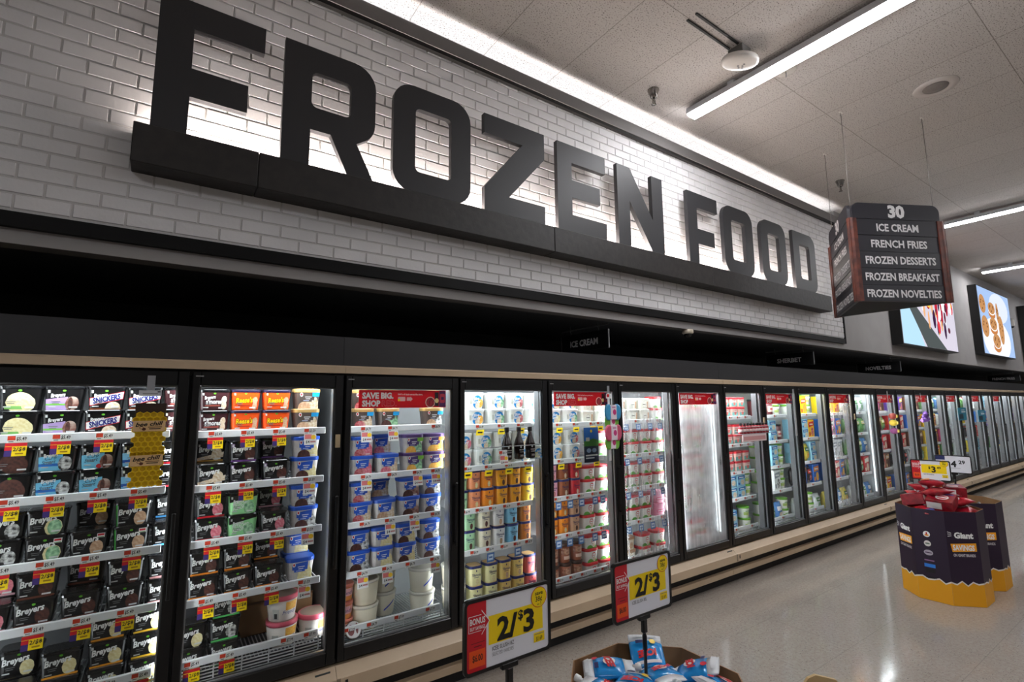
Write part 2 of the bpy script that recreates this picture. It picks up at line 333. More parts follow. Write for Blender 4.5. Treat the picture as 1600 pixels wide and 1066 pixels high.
# ------------------------------------------------------------------ ceiling lights and fittings
FIX = mat('white fixture metal', (205, 207, 212), .45)
M_LENS = glow((252, 252, 255), LAMP_CEIL)
def fixture(x, y0, y1, label, zc=CEIL):
    t = thing('ceiling_light', label, 'light', (x, 0, zc-.09), group='linear ceiling lights')
    b = MB(); b.prism([(-.074, -.012), (-.058, -.006), (.058, -.006), (.074, -.012), (.066, .045), (-.066, .045)], y0, y1, FIX, fr=lambda a, z, y: (a, y, z)); b.obj('housing', t)
    b = MB(); b.prism(rrect(-.056, .056, -.026, -.007, .009, 3), y0+.004, y1-.004, M_LENS, fr=lambda a, z, y: (a, y, z)); b.obj('lens', t)
    for k in (.18, .82):
        y = y0+(y1-y0)*k; b = MB(); b.box(-.05, .05, y-.03, y+.03, .045, .089, FIX); b.obj('bracket', t)
fixture(3.96, -2.82, -.37, 'long white linear ceiling light nearest the frozen food letters')
fixture(9.88, -3.1, -.70, 'linear ceiling light beyond the hanging aisle number sign')
fixture(14.2, -2.7, -.25, 'small distant linear ceiling light above the lit picture screens')
n = 0
for x, y in ((-1.9, -6.6), (3.96, -7.0), (8.2, -7.4), (19.5, -3.0)):
    n += 1; fixture(x, y, y+2.45, 'linear ceiling light, %s of those over the aisle behind the viewer' % ORD[n-1])
PALE = mat('pale plastic', (226, 222, 216), .5)
t = thing('wireless_access_point', 'white oval dome device hung beside the nearest ceiling light', 'device', (3.62, -1.07, CEIL))
MB().rings([[(rr*.155*math.cos(a), rr*.105*math.sin(a), zz) for a in [2*PI*i/24 for i in range(24)]] for rr, zz in ((.55, -.075), (.95, -.082), (1, -.095), (.97, -.112), (.8, -.125), (.4, -.13))], PALE, smooth=True).obj('housing', t, rot=(0, 0, -.45))
MB().box(-.06, .06, -.06, .06, -.078, 0, mat('mount grey', (120, 118, 116), .6)).obj('mount', t)
b = MB(); b.box(-.62, -.08, .03, .045, -.012, 0, BLKM); b.box(-.62, -.08, -.045, -.03, -.012, 0, BLKM); b.obj('strap', t)
b = MB()
for dx, dy in ((.0, .02), (.025, .03), (.03, 0), (.05, .015), (.02, -.02)): b.box(dx-.008, dx+.008, dy-.006, dy+.006, -.1315, -.128, GRY)
b.obj('indicator', t)
CHR = mat('chrome', (150, 146, 142), .25, 1)
for x, y, l in ((3.46, -.34, 'chrome ceiling sprinkler head between brick wall and nearest light'), (6.95, -.45, 'chrome ceiling sprinkler head above the hanging aisle sign')):
    t = thing('sprinkler', l, 'sprinkler', (x, y, CEIL), group='ceiling sprinklers')
    MB().lathe([(.052, 0), (.05, -.012), (.034, -.055), (.028, -.075), (.015, -.078)], CHR, n=14).obj('escutcheon', t)
    b = MB(); b.lathe([(.012, -.075), (.009, -.1), (.009, -.115)], CHR, n=8); b.box(-.018, -.012, -.004, .004, -.135, -.09, CHR); b.box(.012, .018, -.004, .004, -.135, -.09, CHR); b.obj('nozzle', t)
    MB().lathe([(.022, -.135), (.024, -.139), (.005, -.141)], CHR, n=10).obj('deflector', t)
t = thing('ceiling_plate', 'round white ceiling plate with a small hook beside nearest light', 'plate', (4.19, -1.15, CEIL))
MB().lathe([(.085, 0), (.08, -.008), (.02, -.012)], PALE, n=22).obj('plate', t)
MB().tube([(0, 0, -.01), (.005, 0, -.03), (.02, .01, -.045), (.03, .012, -.035)], .004, GRY).obj('hook', t)
t = thing('ceiling_speaker', 'round recessed ceiling speaker with a grey grille', 'speaker', (5.55, -1.8, CEIL))
MB().lathe([(.165, 0), (.16, -.008), (.1, -.01), (.095, -.006)], mat('speaker trim', (196, 189, 184), .8), n=28).obj('trim_ring', t)
MB().lathe([(.094, -.005), (.09, -.012), (.02, -.016)], mat('speaker grille', (136, 129, 124), .7, c2=(110, 104, 100), scale=300), n=24).obj('grille', t)
t = thing('security_camera', 'cream security camera with dark dome under the bulkhead edge', 'camera', (4.36, .085, BH0))
MB().lathe([(.05, 0), (.056, -.012), (.056, -.035), (.045, -.045)], mat('cream plastic', (206, 196, 178), .5), n=18).obj('housing', t)
MB().lathe([(.04, -.043), (.037, -.062), (.022, -.08), (.005, -.085)], mat('smoked dome', (12, 12, 12), .08), n=16).obj('dome', t)
t = thing('wall_camera', 'small white camera on the grey wall past the cookie screen', 'camera', (17.6, -.0, 3.75))
MB().box(-.07, .07, -.05, .05, -.09, .09, PALE, .02).obj('housing', t); MB().lathe([(.045, -.09), (.04, -.12), (.012, -.14)], BLK, n=12).obj('lens', t)

# ------------------------------------------------------------------ aisle 30 sign: hanging triangular prism
A, B_, C_ = Vector((5.20, -1.14)), Vector((6.10, -1.61)), Vector((6.07, -.60))
SLAT = mat('aisle sign charcoal', (31, 30, 37), .45); LETR = cm((214, 212, 212)); WOOD = mat('red brown wood', (104, 50, 36), .45, c2=(66, 30, 24), scale=14, detail=6)
t = thing('aisle_sign', 'hanging three-sided aisle 30 sign listing ice cream and frozen foods', 'sign', (0, 0, 2.71))
def face_frame(p, q):
    d = (q-p); W = d.length; d = d/W; nrm = Vector((d.y, -d.x))
    return W, (lambda a, z, y: (p.x+d.x*a-nrm.x*y, p.y+d.y*a-nrm.y*y, z))
for p, q in ((A, B_), (C_, A), (B_, C_)):
    W, fr = face_frame(p, q); i0, i1 = .075, W-.075
    b = MB(); b.prism([(i0-.03, .80), (i1+.03, .80)] + arc(i1-.04, .88, .075, 0, 90) + arc(i0+.04, .88, .075, 90, 180), 0, .03, SLAT, fr=fr)
    b.text('30', W/2, .88, .118, LETR, fr, -.002, bold=.05, sx=1.1); b.obj('header_panel', t)
    for k, s_ in enumerate(('ICE CREAM', 'FRENCH FRIES', 'FROZEN DESSERTS', 'FROZEN BREAKFAST', 'FROZEN NOVELTIES')):
        z1 = .80-k*.16; b = MB(); b.prism(rect(i0, i1, z1-.158, z1-.002), .004+.003*(k % 2), .03, SLAT, fr=fr)
        b.text(s_, W/2, z1-.082, .073, LETR, fr, .001, bold=.03, fit=min(.78, .062*len(s_)*.80)); b.obj('slat', t)
    b = MB(); b.prism(rect(.0, i0, .0, .80), -.005, .03, WOOD, fr=fr); b.obj('post', t)
    b = MB(); b.prism(rect(i1, W, .0, .80), -.005, .03, WOOD, fr=fr); b.obj('post', t)
MB().poly([tuple(A), tuple(B_), tuple(C_)], mat('sign underside', (5, 5, 5), .8), fr=lambda a, c, y: (a, c, y), y=.004).obj('bottom_panel', t)
WIRE = mat('wire', (140, 135, 130), .4, .6)
ctr = (A+B_+C_)/3
for p in (A, B_, C_):
    k = p+(ctr-p)*.12; MB().tube([(k.x, k.y, .80), (k.x, k.y, CEIL-2.712)], .003, WIRE, 5).obj('hanger_wire', t)
    b = MB(); b.box(k.x-.03, k.x+.03, k.y-.008, k.y+.008, CEIL-2.716, CEIL-2.711, PALE); b.obj('ceiling_clip', t)

# ------------------------------------------------------------------ category signs in the recess
CS = mat('category sign black', (13, 13, 15), .5); CSL = cm((244, 242, 242))
for X, s_, l, wf in ((3.25, 'ICE CREAM', 'small black hanging sign reading ice cream over the freezer doors', .38), (7.1, 'SHERBET', 'small black hanging sign reading sherbet over the freezer doors', .33),
                 (10.15, 'NOVELTIES', 'small black hanging sign reading novelties over the freezer doors', .38), (18.4, 'FRENCH FRIES', 'faint black hanging sign reading french fries at the far end', .44)):
    t = thing('category_sign', l, 'sign', (X, .44, 2.29), group='category signs over the freezers')
    fr = lambda a, z, y: (y, -a, z)
    b = MB(); b.prism(rect(-.32, .32, 0, .17), 0, .008, CS, fr=fr); b.text(s_, .0, .08, .06, CSL, fr, -.003, bold=.035, fit=wf); b.obj('board', t)
    b = MB(); b.prism(rect(-.325, -.317, 0, .17), -.003, .011, GRY, fr=fr); b.prism(rect(.317, .325, 0, .17), -.003, .011, GRY, fr=fr); b.obj('edge_strip', t)
    b = MB(); b.prism(rect(-.32, .32, .21, .222), 0, .008, mat('hanger bar', (90, 88, 86), .5), fr=fr); b.obj('hanger_bar', t)
    for a in (-.19, .19): b = MB(); b.tube([fr(a, .165, .004), fr(a+.01, .185, .004), fr(a, .2, .004), fr(a, .258, .004)], .0035, GRY, 5); b.obj('hook', t)

# ------------------------------------------------------------------ lit picture screens on the grey wall
def screen(x0, x1, z0, z1, label, paint):
    t = thing('wall_screen', label, 'screen', (x0, 0, z0), group='lit picture screens'); W, Hh = x1-x0, z1-z0
    MB().box(0, W, -.10, .05, 0, Hh, BLK).obj('case', t)
    b = MB(); paint(b, W, Hh); b.obj('picture', t)
E1 = 1.15
def g(c): return glow(c, E1)
def clip(pts, W, Hh): return [(min(max(a, .02), W-.02), min(max(c, .02), Hh-.02)) for a, c in pts]
def paint1(b, W, H):   # fruit ice bars on a pale cloth
    b.poly(rect(.02, W-.02, .02, H-.02), g((206, 200, 214)), y=-.102)
    b.poly([(.02, .02), (1.0, .02), (.5, .75), (.02, .95)], g((176, 214, 236)), y=-.1035)
    b.poly([(.55, .80), (2.15, .02), (1.1, .02), (.35, .72)], g((78, 84, 84)), y=-.1038)
    rng = random.Random(3); cs = [(170, 28, 52), (242, 188, 70), (62, 34, 66), (214, 60, 70), (240, 238, 244), (226, 168, 120), (96, 40, 60)]
    for i in range(70):
        x, z = rng.uniform(.4, W-.15), rng.uniform(.35, H-.1)
        if z > .95-.42*x+.1: b.poly(clip(ell(x, z, rng.uniform(.03, .09), rng.uniform(.05, .2), 10), W, H), g(cs[i % 7]), y=-.104-.0001*i)
    for i in range(5): b.poly(clip([(.9+.38*i, .75), (1.05+.38*i, .72), (1.1+.38*i, 1.45), (.92+.38*i, 1.47)], W, H), g(((250, 250, 252), (244, 196, 84), (184, 40, 60), (250, 250, 252), (236, 226, 240))[i]), y=-.115-.0005*i)
    for i in range(4): b.poly(clip(ell(1.0+.4*i, .95+.1*(i % 2), .05, .1, 10), W, H), g((140, 20, 40)), y=-.12)
def paint2(b, W, H):   # cookie ice cream sandwiches
    b.poly(rect(.02, W-.02, .02, H-.02), g((160, 186, 226)), y=-.102)
    b.poly(ell(W*.62, H*.75, .8, .35, 20), g((214, 222, 240)), y=-.103)
    b.poly(clip(ell(W*.45, H*.25, 1.15, .5, 24), W, H), g((232, 234, 240)), y=-.1035)
    for i, (x, z, rx, rz, k) in enumerate((q[0], q[1], q[2]*.82, q[3]*.8, q[4]) for q in ((.28, 1.12, .30, .26, 0), (.30, .62, .34, .30, 0), (.95, 1.08, .34, .17, 1), (.95, .72, .36, .18, 2), (1.05, .34, .38, .2, 1), (1.55, .62, .26, .42, 0), (1.35, 1.0, .13, .3, 0))):
        yy = -.105-.003*i
        if k: b.poly(clip(ell(x, z-.13, rx, rz*.8, 18), W, H), g((190, 122, 70)), y=yy); b.poly(clip(ell(x, z-.06, rx*.96, rz*.75, 18), W, H), g((248, 244, 240)), y=yy-.0006)
        b.poly(clip(ell(x, z, rx, rz, 20), W, H), g((188, 136, 88)), y=yy-.0012)
        for j in range(5): b.poly(clip(ell(x+rx*.5*math.cos(j*2.3), z+rz*.5*math.sin(j*2.3), .03, .025, 8), W, H), g((92, 54, 36)), y=yy-.0018)
screen(9.68, 12.5, 2.70, 4.20, 'lit screen of fruit ice bars partly behind the aisle sign', paint1)
screen(14.3, 16.95, 2.78, 4.30, 'lit screen showing cookie ice cream sandwiches on a plate', paint2)
def paint3(b, W, H): b.poly(rect(.02, W-.02, .02, H-.02), g((150, 160, 190)), y=-.102)
screen(18.7, 21.4, 2.78, 4.30, 'dark edge of the farthest wall screen', paint3)

# ------------------------------------------------------------------ freezer cases
NDOOR = 24
def gapx(k): return X0 + P*(k-2)         # start of door k (door one is the first in view)
ZG0, ZG1 = .44, 1.897                     # glass
SHZ = {1: [-.108,-.387,-.673,-.945,-1.246], 2: [-.118,-.40,-.681,-.968,-1.257], 3: [-.12,-.415,-.697,-.985,-1.29], 4: [-.132,-.423,-.715,-.994,-1.316], 5: [-.142,-.43,-.72,-1.008,-1.33], 6: [-.137,-.439,-.729,-1.016,-1.31]}
def shz(d):
    return [CZ+z for z in SHZ.get(d, [-.137,-.435,-.725,-1.0,-1.30])]
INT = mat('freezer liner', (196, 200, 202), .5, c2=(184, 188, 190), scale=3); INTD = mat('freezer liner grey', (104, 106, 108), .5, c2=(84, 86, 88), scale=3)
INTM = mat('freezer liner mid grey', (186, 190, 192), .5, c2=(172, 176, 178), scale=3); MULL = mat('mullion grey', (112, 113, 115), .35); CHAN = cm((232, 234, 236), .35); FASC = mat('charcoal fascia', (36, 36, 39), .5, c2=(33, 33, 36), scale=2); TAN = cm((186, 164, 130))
WIRES = mat('white wire', (214, 216, 218), .4)
_sh = {}
def shelf_mesh(bottom):
    if bottom in _sh: return _sh[bottom]
    b = MB(); w_ = P-.13; dz = -.058 if bottom else 0
    for i in range(34): x = .055+w_*(i+.5)/34; b.box(x-.0022, x+.0022, .128, .62, -.012+dz, -.006+dz, WIRES)
    for y in (.14, .3, .46, .615): b.box(.055, .055+w_, y, y+.006, -.018+dz, -.012+dz, WIRES)
    if bottom:
        for i in range(5): b.box(.05, P-.05, .116, .122, -.05-.016*i, -.044-.016*i, WIRES)
        for i in range(6): x = .06+(P-.13)*i/5; b.box(x, x+.006, .11, .116, -.125, -.03, WIRES)
    c = MB(); c.box(.05, P-.07, .112, .128, -.034, .004, CHAN, .003)
    _sh[bottom] = (b.mesh('shelf'), c.mesh('price_channel')); return _sh[bottom]
_door = {}
def door_meshes():
    if _door: return _door
    f = MB(); x0, x1, z0, z1 = .006, P-.006, .372, 1.972; g0, g1 = .043, P-.055
    f.box(x0, g0, -.012, .04, z0, z1, BLK, .004); f.box(g1, x1, -.012, .04, z0, z1, BLK, .004)
    f.box(g0, g1, -.012, .04, z0, ZG0, BLK, .004); f.box(g0, g1, -.012, .04, ZG1, z1, BLK, .004); _door['frame'] = f.mesh('door')
    e = MB()
    for a in (rect(g0, g0+.006, ZG0, ZG1), rect(g1-.006, g1, ZG0, ZG1), rect(g0, g1, ZG1-.007, ZG1), rect(g0, g1, ZG0, ZG0+.008)): e.prism(a, .006, .02, SILVER)
    _door['edging'] = e.mesh('glass_edging')
    gl = MB(); gl.add([(g0, .013, ZG0), (g1, .013, ZG0), (g1, .013, ZG1), (g0, .013, ZG1)], [(0, 1, 2, 3)], M_GLASS); _door['glass'] = gl.mesh('glass_pane')
    for nm, mt in (('frost', M_FROST), ('light', M_FROSTL)):
        gl = MB(); gl.add([(g0, .013, ZG0), (g1, .013, ZG0), (g1, .013, ZG1), (g0, .013, ZG1)], [(0, 1, 2, 3)], mt); _door[nm] = gl.mesh('glass_pane')
    h = MB(); h.box(P-.04, P-.022, -.04, -.028, .88, 1.28, BLK, .004)
    for z in (.90, 1.25): h.box(P-.036, P-.026, -.03, -.01, z, z+.012, BLK)
    _door['handle'] = h.mesh('handle')
    n = MB(); n.box(.02, .055, -.0135, -.012, 1.945, 1.951, cm((150, 150, 150))); _door['plate'] = n.mesh('name_plate'); return _door
def case(k0, k1, label, lamp):
    xa, xb = gapx(k0), gapx(k1+1); t = thing('freezer_case', label, 'freezer', (xa, 0, 0), group='glass door freezer cases'); W = xb-xa; n = k1-k0+1
    dark = k1 <= 2 or k0 >= 8
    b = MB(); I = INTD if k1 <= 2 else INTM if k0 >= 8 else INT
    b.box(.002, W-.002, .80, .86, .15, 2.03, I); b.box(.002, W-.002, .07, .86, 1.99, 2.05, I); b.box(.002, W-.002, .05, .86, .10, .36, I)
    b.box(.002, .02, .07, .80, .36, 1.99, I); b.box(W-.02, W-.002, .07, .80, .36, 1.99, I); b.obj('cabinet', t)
    b = MB(); b.prism([(.03, 2.03), (.06, 2.03), (.06, 2.207), (.03, 2.207)], .001, W-.001, FASC, fr=lambda a, z, x: (x, a, z)); b.obj('fascia', t)
    b = MB(); b.prism([(-.015, 1.983), (.06, 1.983), (.06, 2.03), (.0, 2.03), (-.015, 2.02)], .001, W-.001, BEIGE, fr=lambda a, z, x: (x, a, z)); b.obj('top_rail', t)
    b = MB(); b.prism([(.0, .352), (.05, .352), (.05, .2), (-.02, .225), (-.046, .23), (-.046, .298), (-.038, .306)], .001, W-.001, BEIGE, fr=lambda a, z, x: (x, a, z))
    b.box(.0, .02, -.0475, -.03, .235, .30, mat('bumper joint', (140, 124, 104), .6)); b.box(.045, .06, -.0475, -.04, .255, .285, INK); b.box(W-.11, W-.03, -.018, -.0, .318, .338, mat('grey sticker', (60, 66, 66), .5)); b.obj('bumper', t)
    b = MB(); b.box(.001, W-.001, .045, .06, .13, .21, BLKM); b.box(.001, W-.001, .005, .06, .092, .142, BEIGE, .004); b.obj('lower_rail', t)
    b = MB(); b.box(.001, W-.001, .075, .095, 0.001, .10, BLKM); b.obj('kick_plate', t)
    f = MB(); f.box(.001, W-.001, .03, .075, 1.955, 1.984, BLK); f.box(.001, W-.001, .03, .075, .352, .43, BLK); f.obj('door_frame', t)
    D = door_meshes()
    for i in range(n+1):
        x = i*P; ml = MB()
        xl, xr = max(x-.045, .001), min(x+.045, W-.001)
        ml.box(max(x-.03, .001), min(x+.03, W-.001), .045, .0524, .43, 1.955, BLK); ml.box(xl, xr, .0525, .11, .43, 1.955, MULL); ml.obj('mullion', t)
        lm = MB(); G = glow((244, 250, 255), lamp)
        if i > 0:
            if k0+i-1 in (7, 12): lm.box(xl-.006, xl-.002, .075, .095, .5, 1.9, glow((244, 250, 255), 1.6))
            if k0 < 8: lm.prism([(xl+.002, .112), (xl+.004, .1125), (xl+.040, .122), (xl+.040, .112)], .5, 1.9, glow((244, 250, 255), lamp*.5), fr=lambda a, c, z: (a, c, z))
        if i < n: lm.box(xr-.0135, xr-.003, .0456, .0522, .46, 1.93, G)
        lm.obj('lamp', t)
    for i in range(n):
        k = k0+i; MB().box(i*P+.06, i*P+P-.06, .062, .120, 1.940, 1.946, glow((244, 250, 255), lamp*(.7 if k0 < 8 else .22))).obj('lamp', t)  # extra strip above each door, added to light the product fronts
        d = link('door', D['frame'], t, (i*P, 0, 0)); gk = 'frost' if k == 7 else 'light' if k in (6, 11) else 'glass'
        link('glass_pane', D[gk], d); link('glass_edging', D['edging'], d); link('handle', D['handle'], d); link('name_plate', D['plate'], d)
        if k in (2, 8, 11): MB().box(P-.045, P-.02, -.022, -.012, 1.55, 1.625, TAN).obj('latch', d)
        for j, z in enumerate(shz(k)):
            s_ = shelf_mesh(j == 4); sh = link('shelf', s_[0], t, (i*P, 0, z)); link('price_channel', s_[1], sh)
case(0, 2, 'freezer case of black ice cream tubs hung with honeycomb trays', LAMP_CASE*1.6)
case(3, 7, 'freezer case of white tubs and cartons above the bonus price signs', LAMP_CASE*1.25)
case(8, 12, 'freezer case holding the red bottle rack and yellow boxes', LAMP_CASE*6.2)
case(13, 17, 'freezer case seen just behind the small bin price signs', LAMP_CASE*6.2)
case(18, 22, 'freezer case with two teal door notices far down the aisle', LAMP_CASE*6.2)
case(23, 27, 'farthest freezer case at the end of the aisle', LAMP_CASE*6.2)

# ------------------------------------------------------------------ product kinds
LID_BLK = mat('black lid film', (20, 20, 22), .15, coat=.5); BODY_BLK = mat('black tub', (17, 16, 17), .3); CLEARW = mat('milky tub', (186, 180, 176), .3, c2=(206, 200, 194), scale=20)
SC = dict(vanilla=scoop((236, 226, 178), (222, 206, 146)), choc=scoop((92, 50, 38), (64, 32, 26)), cookie=scoop((226, 226, 222), (40, 36, 36), 60), pink=scoop((234, 150, 160), (214, 96, 116)),
     mint=scoop((176, 220, 176), (96, 150, 110), 70), tan=scoop((218, 184, 152), (190, 146, 112)), red=scoop((170, 28, 44), (220, 150, 150), 50), neap=scoop((206, 186, 172), (120, 70, 58), 25), orange=scoop((238, 158, 60), (240, 196, 90)), cream=scoop((236, 224, 204), (206, 178, 140)))
def conform(shape, w, d, h, tp, r):
    """(u,t,eps)->xyz on the front of the tub"""
    def f(u, t, e):
        s = tp+(1-tp)*t
        if shape == 'round': a = u*1.15; R = w/2*s+e; return (R*math.sin(a), -R*math.cos(a), t*h)
        return (u*w/2*s*.93, -d/2*s-e, t*h)
    return f
def ring(shape, w, d, s, z, r, n=5):
    if shape == 'round': return [(w/2*s*math.cos(2*PI*i/20), w/2*s*math.sin(2*PI*i/20), z) for i in range(20)]
    return [(x, y, z) for x, y in rrect(-w/2*s, w/2*s, -d/2*s, d/2*s, r*s, n-1)]
def decals(b, cf, ds, w, h):
    for i, q in enumerate(ds):
        e = .0005+.00025*i; k = q[0]
        if k == 't':
            _, s_, u, t_, size, mt = q[:6]; o = q[6] if len(q) > 6 else {}
            b.text(s_, u*w/2, t_*h, size*h, mt, fr=lambda a, c, y: cf(a/(w/2), c/h, e), **o)
        else:
            if k == 'b': _, ua, ub, lo, hi, mt = q; lo = lo if isinstance(lo, tuple) else (lo, lo); hi = hi if isinstance(hi, tuple) else (hi, hi); L = lambda f: (lo[0]+(lo[1]-lo[0])*f, hi[0]+(hi[1]-hi[0])*f); nn = 6
            elif k == 'e': _, u, t_, ru, rt_, mt = q; ua, ub = u-ru, u+ru; L = lambda f: (t_-rt_*math.sqrt(max(0, 1-(2*f-1)**2)), t_+rt_*math.sqrt(max(0, 1-(2*f-1)**2))); nn = 12
            elif k == 'd': _, u, t_, ru, rt_, mt = q; ua, ub = u-ru, u+ru; L = lambda f: (t_, t_+rt_*math.sqrt(max(0, 1-(2*f-1)**2))); nn = 12
            vs = []
            for j in range(nn+1):
                f = j/nn; l_, h_ = L(f); u = ua+(ub-ua)*f; vs += [cf(u, l_, e), cf(u, h_, e)]
            b.add(vs, [(2*j, 2*j+2, 2*j+3, 2*j+1) for j in range(nn)], mt)
def make(shape, w, d, h, tp, lidh, lidm, bodym, ds, r=.022, part='container', lidname='lid', topm=None):
    b = MB(); hb = h-lidh; b.rings([ring(shape, w, d, s, z, r) for s, z in ((tp-.03, 0), (tp, .004), (1, hb))], bodym, smooth=shape == 'round')
    decals(b, conform(shape, w, d, hb, tp, r), ds, w, hb); m1 = b.mesh(part); m2 = None
    if lidh > 0:
        c = MB(); c.rings([ring(shape, w+.004, d+.004, s, z, r) for s, z in ((1, hb-.003), (1.01, hb+lidh*.25), (1.01, h-.003), (.97, h))], lidm, smooth=shape == 'round')
        if topm: c.rings([ring(shape, w, d, s, z, r) for s, z in ((.9, h), (.88, h+.0008))], topm)
        m2 = c.mesh(lidname)
    return m1, m2
K = {}
def br(name, desc, sc, strip=None, badge=False, body=BODY_BLK, extra=(), ttl='Breyers', tcol=WHT, big=True, lid=LID_BLK):
    ds = []
    if strip: ds.append(('b', -1, 1, 0, .085, cm(strip)))
    ds += list(extra)
    if sc: ds.append(('e', .46, .30 if strip is None else .38, .40, .33, SC[sc]))
    if sc == 'neap': ds.append(('e', .36, .30, .14, .3, SC['choc']))
    if ttl: ds += [('t', ttl, -.18 if big else -.35,   .70, .27 if big else .17, tcol, dict(bold=.035, shear=.25, rot=.12, fit=w_b*.72 if big else w_b*.40))]
    ds += [('e', -.02, .90, .10, .045, cm((96, 176, 44)))]
    if badge: ds += [('b', .42, .86, .74, .94, WHT), ('b', .46, .82, .83, .91, RED), ('b', .46, .82, .75, .78, cm((90, 160, 70)))]
    else: ds += [('b', -.88, -.76, .80, .92, cm((214, 214, 214)))]
    ds += [('b', -.7, -.2, .38, .41, GRY), ('b', -.66, -.26, .30, .33, GRY), ('b', -.85, -.45, .14, .19, cm((190, 190, 190))), ('b', .3, .8, .10, .17, cm((220, 220, 220)))]
    K[name] = ('ice_cream_tub', desc, 'rect', w_b, .1, h_b) + make('rect', w_b, .1, h_b, .9, .012, lid, body, ds, topm=mat('tub top print', (38, 36, 36), .25))
w_b, h_b = .146, .114
br('vanilla_green', 'black tub with pale vanilla scoop', 'vanilla', extra=[('e', .0, .36, .75, .45, SC['vanilla']), ('b', -.8, .4, .06, .2, cm((120, 180, 90)))], ttl=None)
br('purple_swirl', 'black tub with lilac label', 'neap', extra=[('b', -1, .2, .0, (.5, .62), cm((176, 150, 200))), ('b', -1, .2, .22, .3, cm((120, 190, 80)))], big=False)
br('candybar', 'nutty candy bar ice cream tub', None, extra=[('b', -1, 1, (.18, .50), (.56, .88), cm((196, 20, 44))), ('b', -.97, .97, (.22, .53), (.53, .85), WHT), ('t', 'SNICKERS', 0, .535, .26, cm((20, 28, 120)), dict(bold=.05, shear=.15, rot=.2, fit=.122)), ('d', .42, .04, .5, .34, SC['cream'])], big=False, strip=(120, 60, 30))
br('smores', 'brown toasted marshmallow tub', None, body=mat('cocoa tub', (62, 30, 34), .35), extra=[('t', "s'mores", -.05, .48, .24, WHT, dict(bold=.04, fit=.085)), ('b', -.7, .4, .22, .30, cm((150, 70, 60))), ('e', .68, .56, .2, .2, SC['cream']), ('e', .70, .24, .2, .2, SC['cream'])], big=False)
br('choc_dark', 'black tub with dark chocolate scoop', 'choc', extra=[('e', .05, .42, .7, .45, SC['choc'])], ttl=None)
br('carb_cookie', 'sky blue tub with cookie scoop', 'cookie', extra=[('b', -1, .3, 0, (.62, .72), cm((120, 200, 232))), ('b', -1, .2, .2, .32, cm((36, 108, 196))), ('t', 'Carb', -.35, .58, .17, NAVY, dict(shear=.4, rot=.1)), ('t', 'Smart', -.45, .40, .17, NAVY, dict(shear=.4, rot=.1))], big=False)
br('carb_neapolitan', 'sky blue tub with neapolitan scoop', 'neap', extra=[('b', -1, .3, 0, (.62, .72), cm((120, 200, 232))), ('t', 'Carb', -.35, .58, .17, NAVY, dict(shear=.4, rot=.1)), ('t', 'Smart', -.45, .40, .17, NAVY, dict(shear=.4, rot=.1)), ('e', .05, .1, .2, .1, cm((200, 40, 50)))], big=False)
br('carb_blue', 'sky blue tub with almond bar', 'vanilla', extra=[('b', -1, .5, 0, (.62, .76), cm((130, 196, 236))), ('b', -1, .4, .16, .3, cm((30, 86, 180)))], big=False)
br('cherry', 'black tub with cherry swirl', 'red', strip=(190, 20, 40), extra=[('e', .3, .3, .5, .2, SC['cream'])])
br('cookies', 'black tub with cookies scoop', 'cookie'); br('mint_badge', 'badged black tub with pale green scoop', 'mint', badge=True, extra=[('e', .4, .3, .5, .36, SC['vanilla'])])
br('vanilla_bean', 'badged black tub with tan scoop', 'tan', badge=True); br('vanilla_badge', 'badged black tub with peach scoop', 'tan', badge=True, extra=[('b', -1, -.93, 0, 1, cm((60, 170, 60)))])
br('blue_label', 'black tub with blue lower label', 'cookie', strip=(60, 150, 210)); br('pinkish', 'black tub with pink scoop', 'pink', strip=(200, 150, 160))
br('choc', 'black tub with brown chocolate scoop', 'choc', strip=(110, 60, 44)); br('truffle', 'black tub with truffle scoop', 'choc'); br('truffle_rose', 'black tub with rose strip', 'choc', strip=(196, 140, 140))
br('vanilla_orange', 'orange striped tub with vanilla scoop', 'vanilla', strip=(240, 160, 40)); br('vanilla_gold', 'gold striped tub with vanilla scoop', 'vanilla', strip=(238, 190, 50)); br('vanilla_plain', 'plain black tub with vanilla scoop', 'vanilla')
br('caramel_bar', 'black tub with caramel layer cake', 'cream', strip=(190, 140, 50), extra=[('b', -1, 1, (.06, .22), (.2, .5), SC['cream'])]); br('purple_black', 'purple striped black tub', 'choc', strip=(110, 66, 140), extra=[('b', -.9, -.72, .78, .95, cm((170, 110, 190)))])
br('cherry_pink', 'red striped tub with pink scoop', 'pink', strip=(214, 24, 40)); br('strawberry', 'black tub with strawberry scoop', 'pink', strip=(206, 150, 166))
br('pistachio', 'green pistachio almond tub', 'mint', body=mat('pistachio tub', (150, 218, 150), .35), extra=[('b', -1, 1, (.62, .9), 1, BODY_BLK), ('t', 'PISTACHIO', -.15, .55, .17, WHT, dict(bold=.03, rot=.14, fit=.09)), ('t', 'ALMOND', -.2, .36, .17, WHT, dict(bold=.03, rot=.14, fit=.085))], big=False)
br('choc_orange', 'orange striped tub with chocolate scoop', 'choc', strip=(240, 140, 30)); br('mint_chip', 'green striped tub with chip scoop', 'cookie', strip=(90, 214, 110))
br('peanut', 'bright orange peanut butter tub', None, body=mat('orange tub', (240, 84, 16), .4), lid=mat('dark purple lid', (34, 26, 54), .3), ttl=None, extra=[('t', "Reese's", -.12, .55, .30, INK, dict(bold=.07, shear=.2, rot=.06, fit=.098)), ('t', "Reese's", -.12, .55, .29, cm((255, 208, 0)), dict(bold=.03, shear=.2, rot=.06, fit=.095)), ('e', .72, .52, .2, .2, SC['tan']), ('e', .72, .22, .2, .2, SC['tan']), ('b', -.6, .35, .22, .28, cm((180, 50, 20)))])
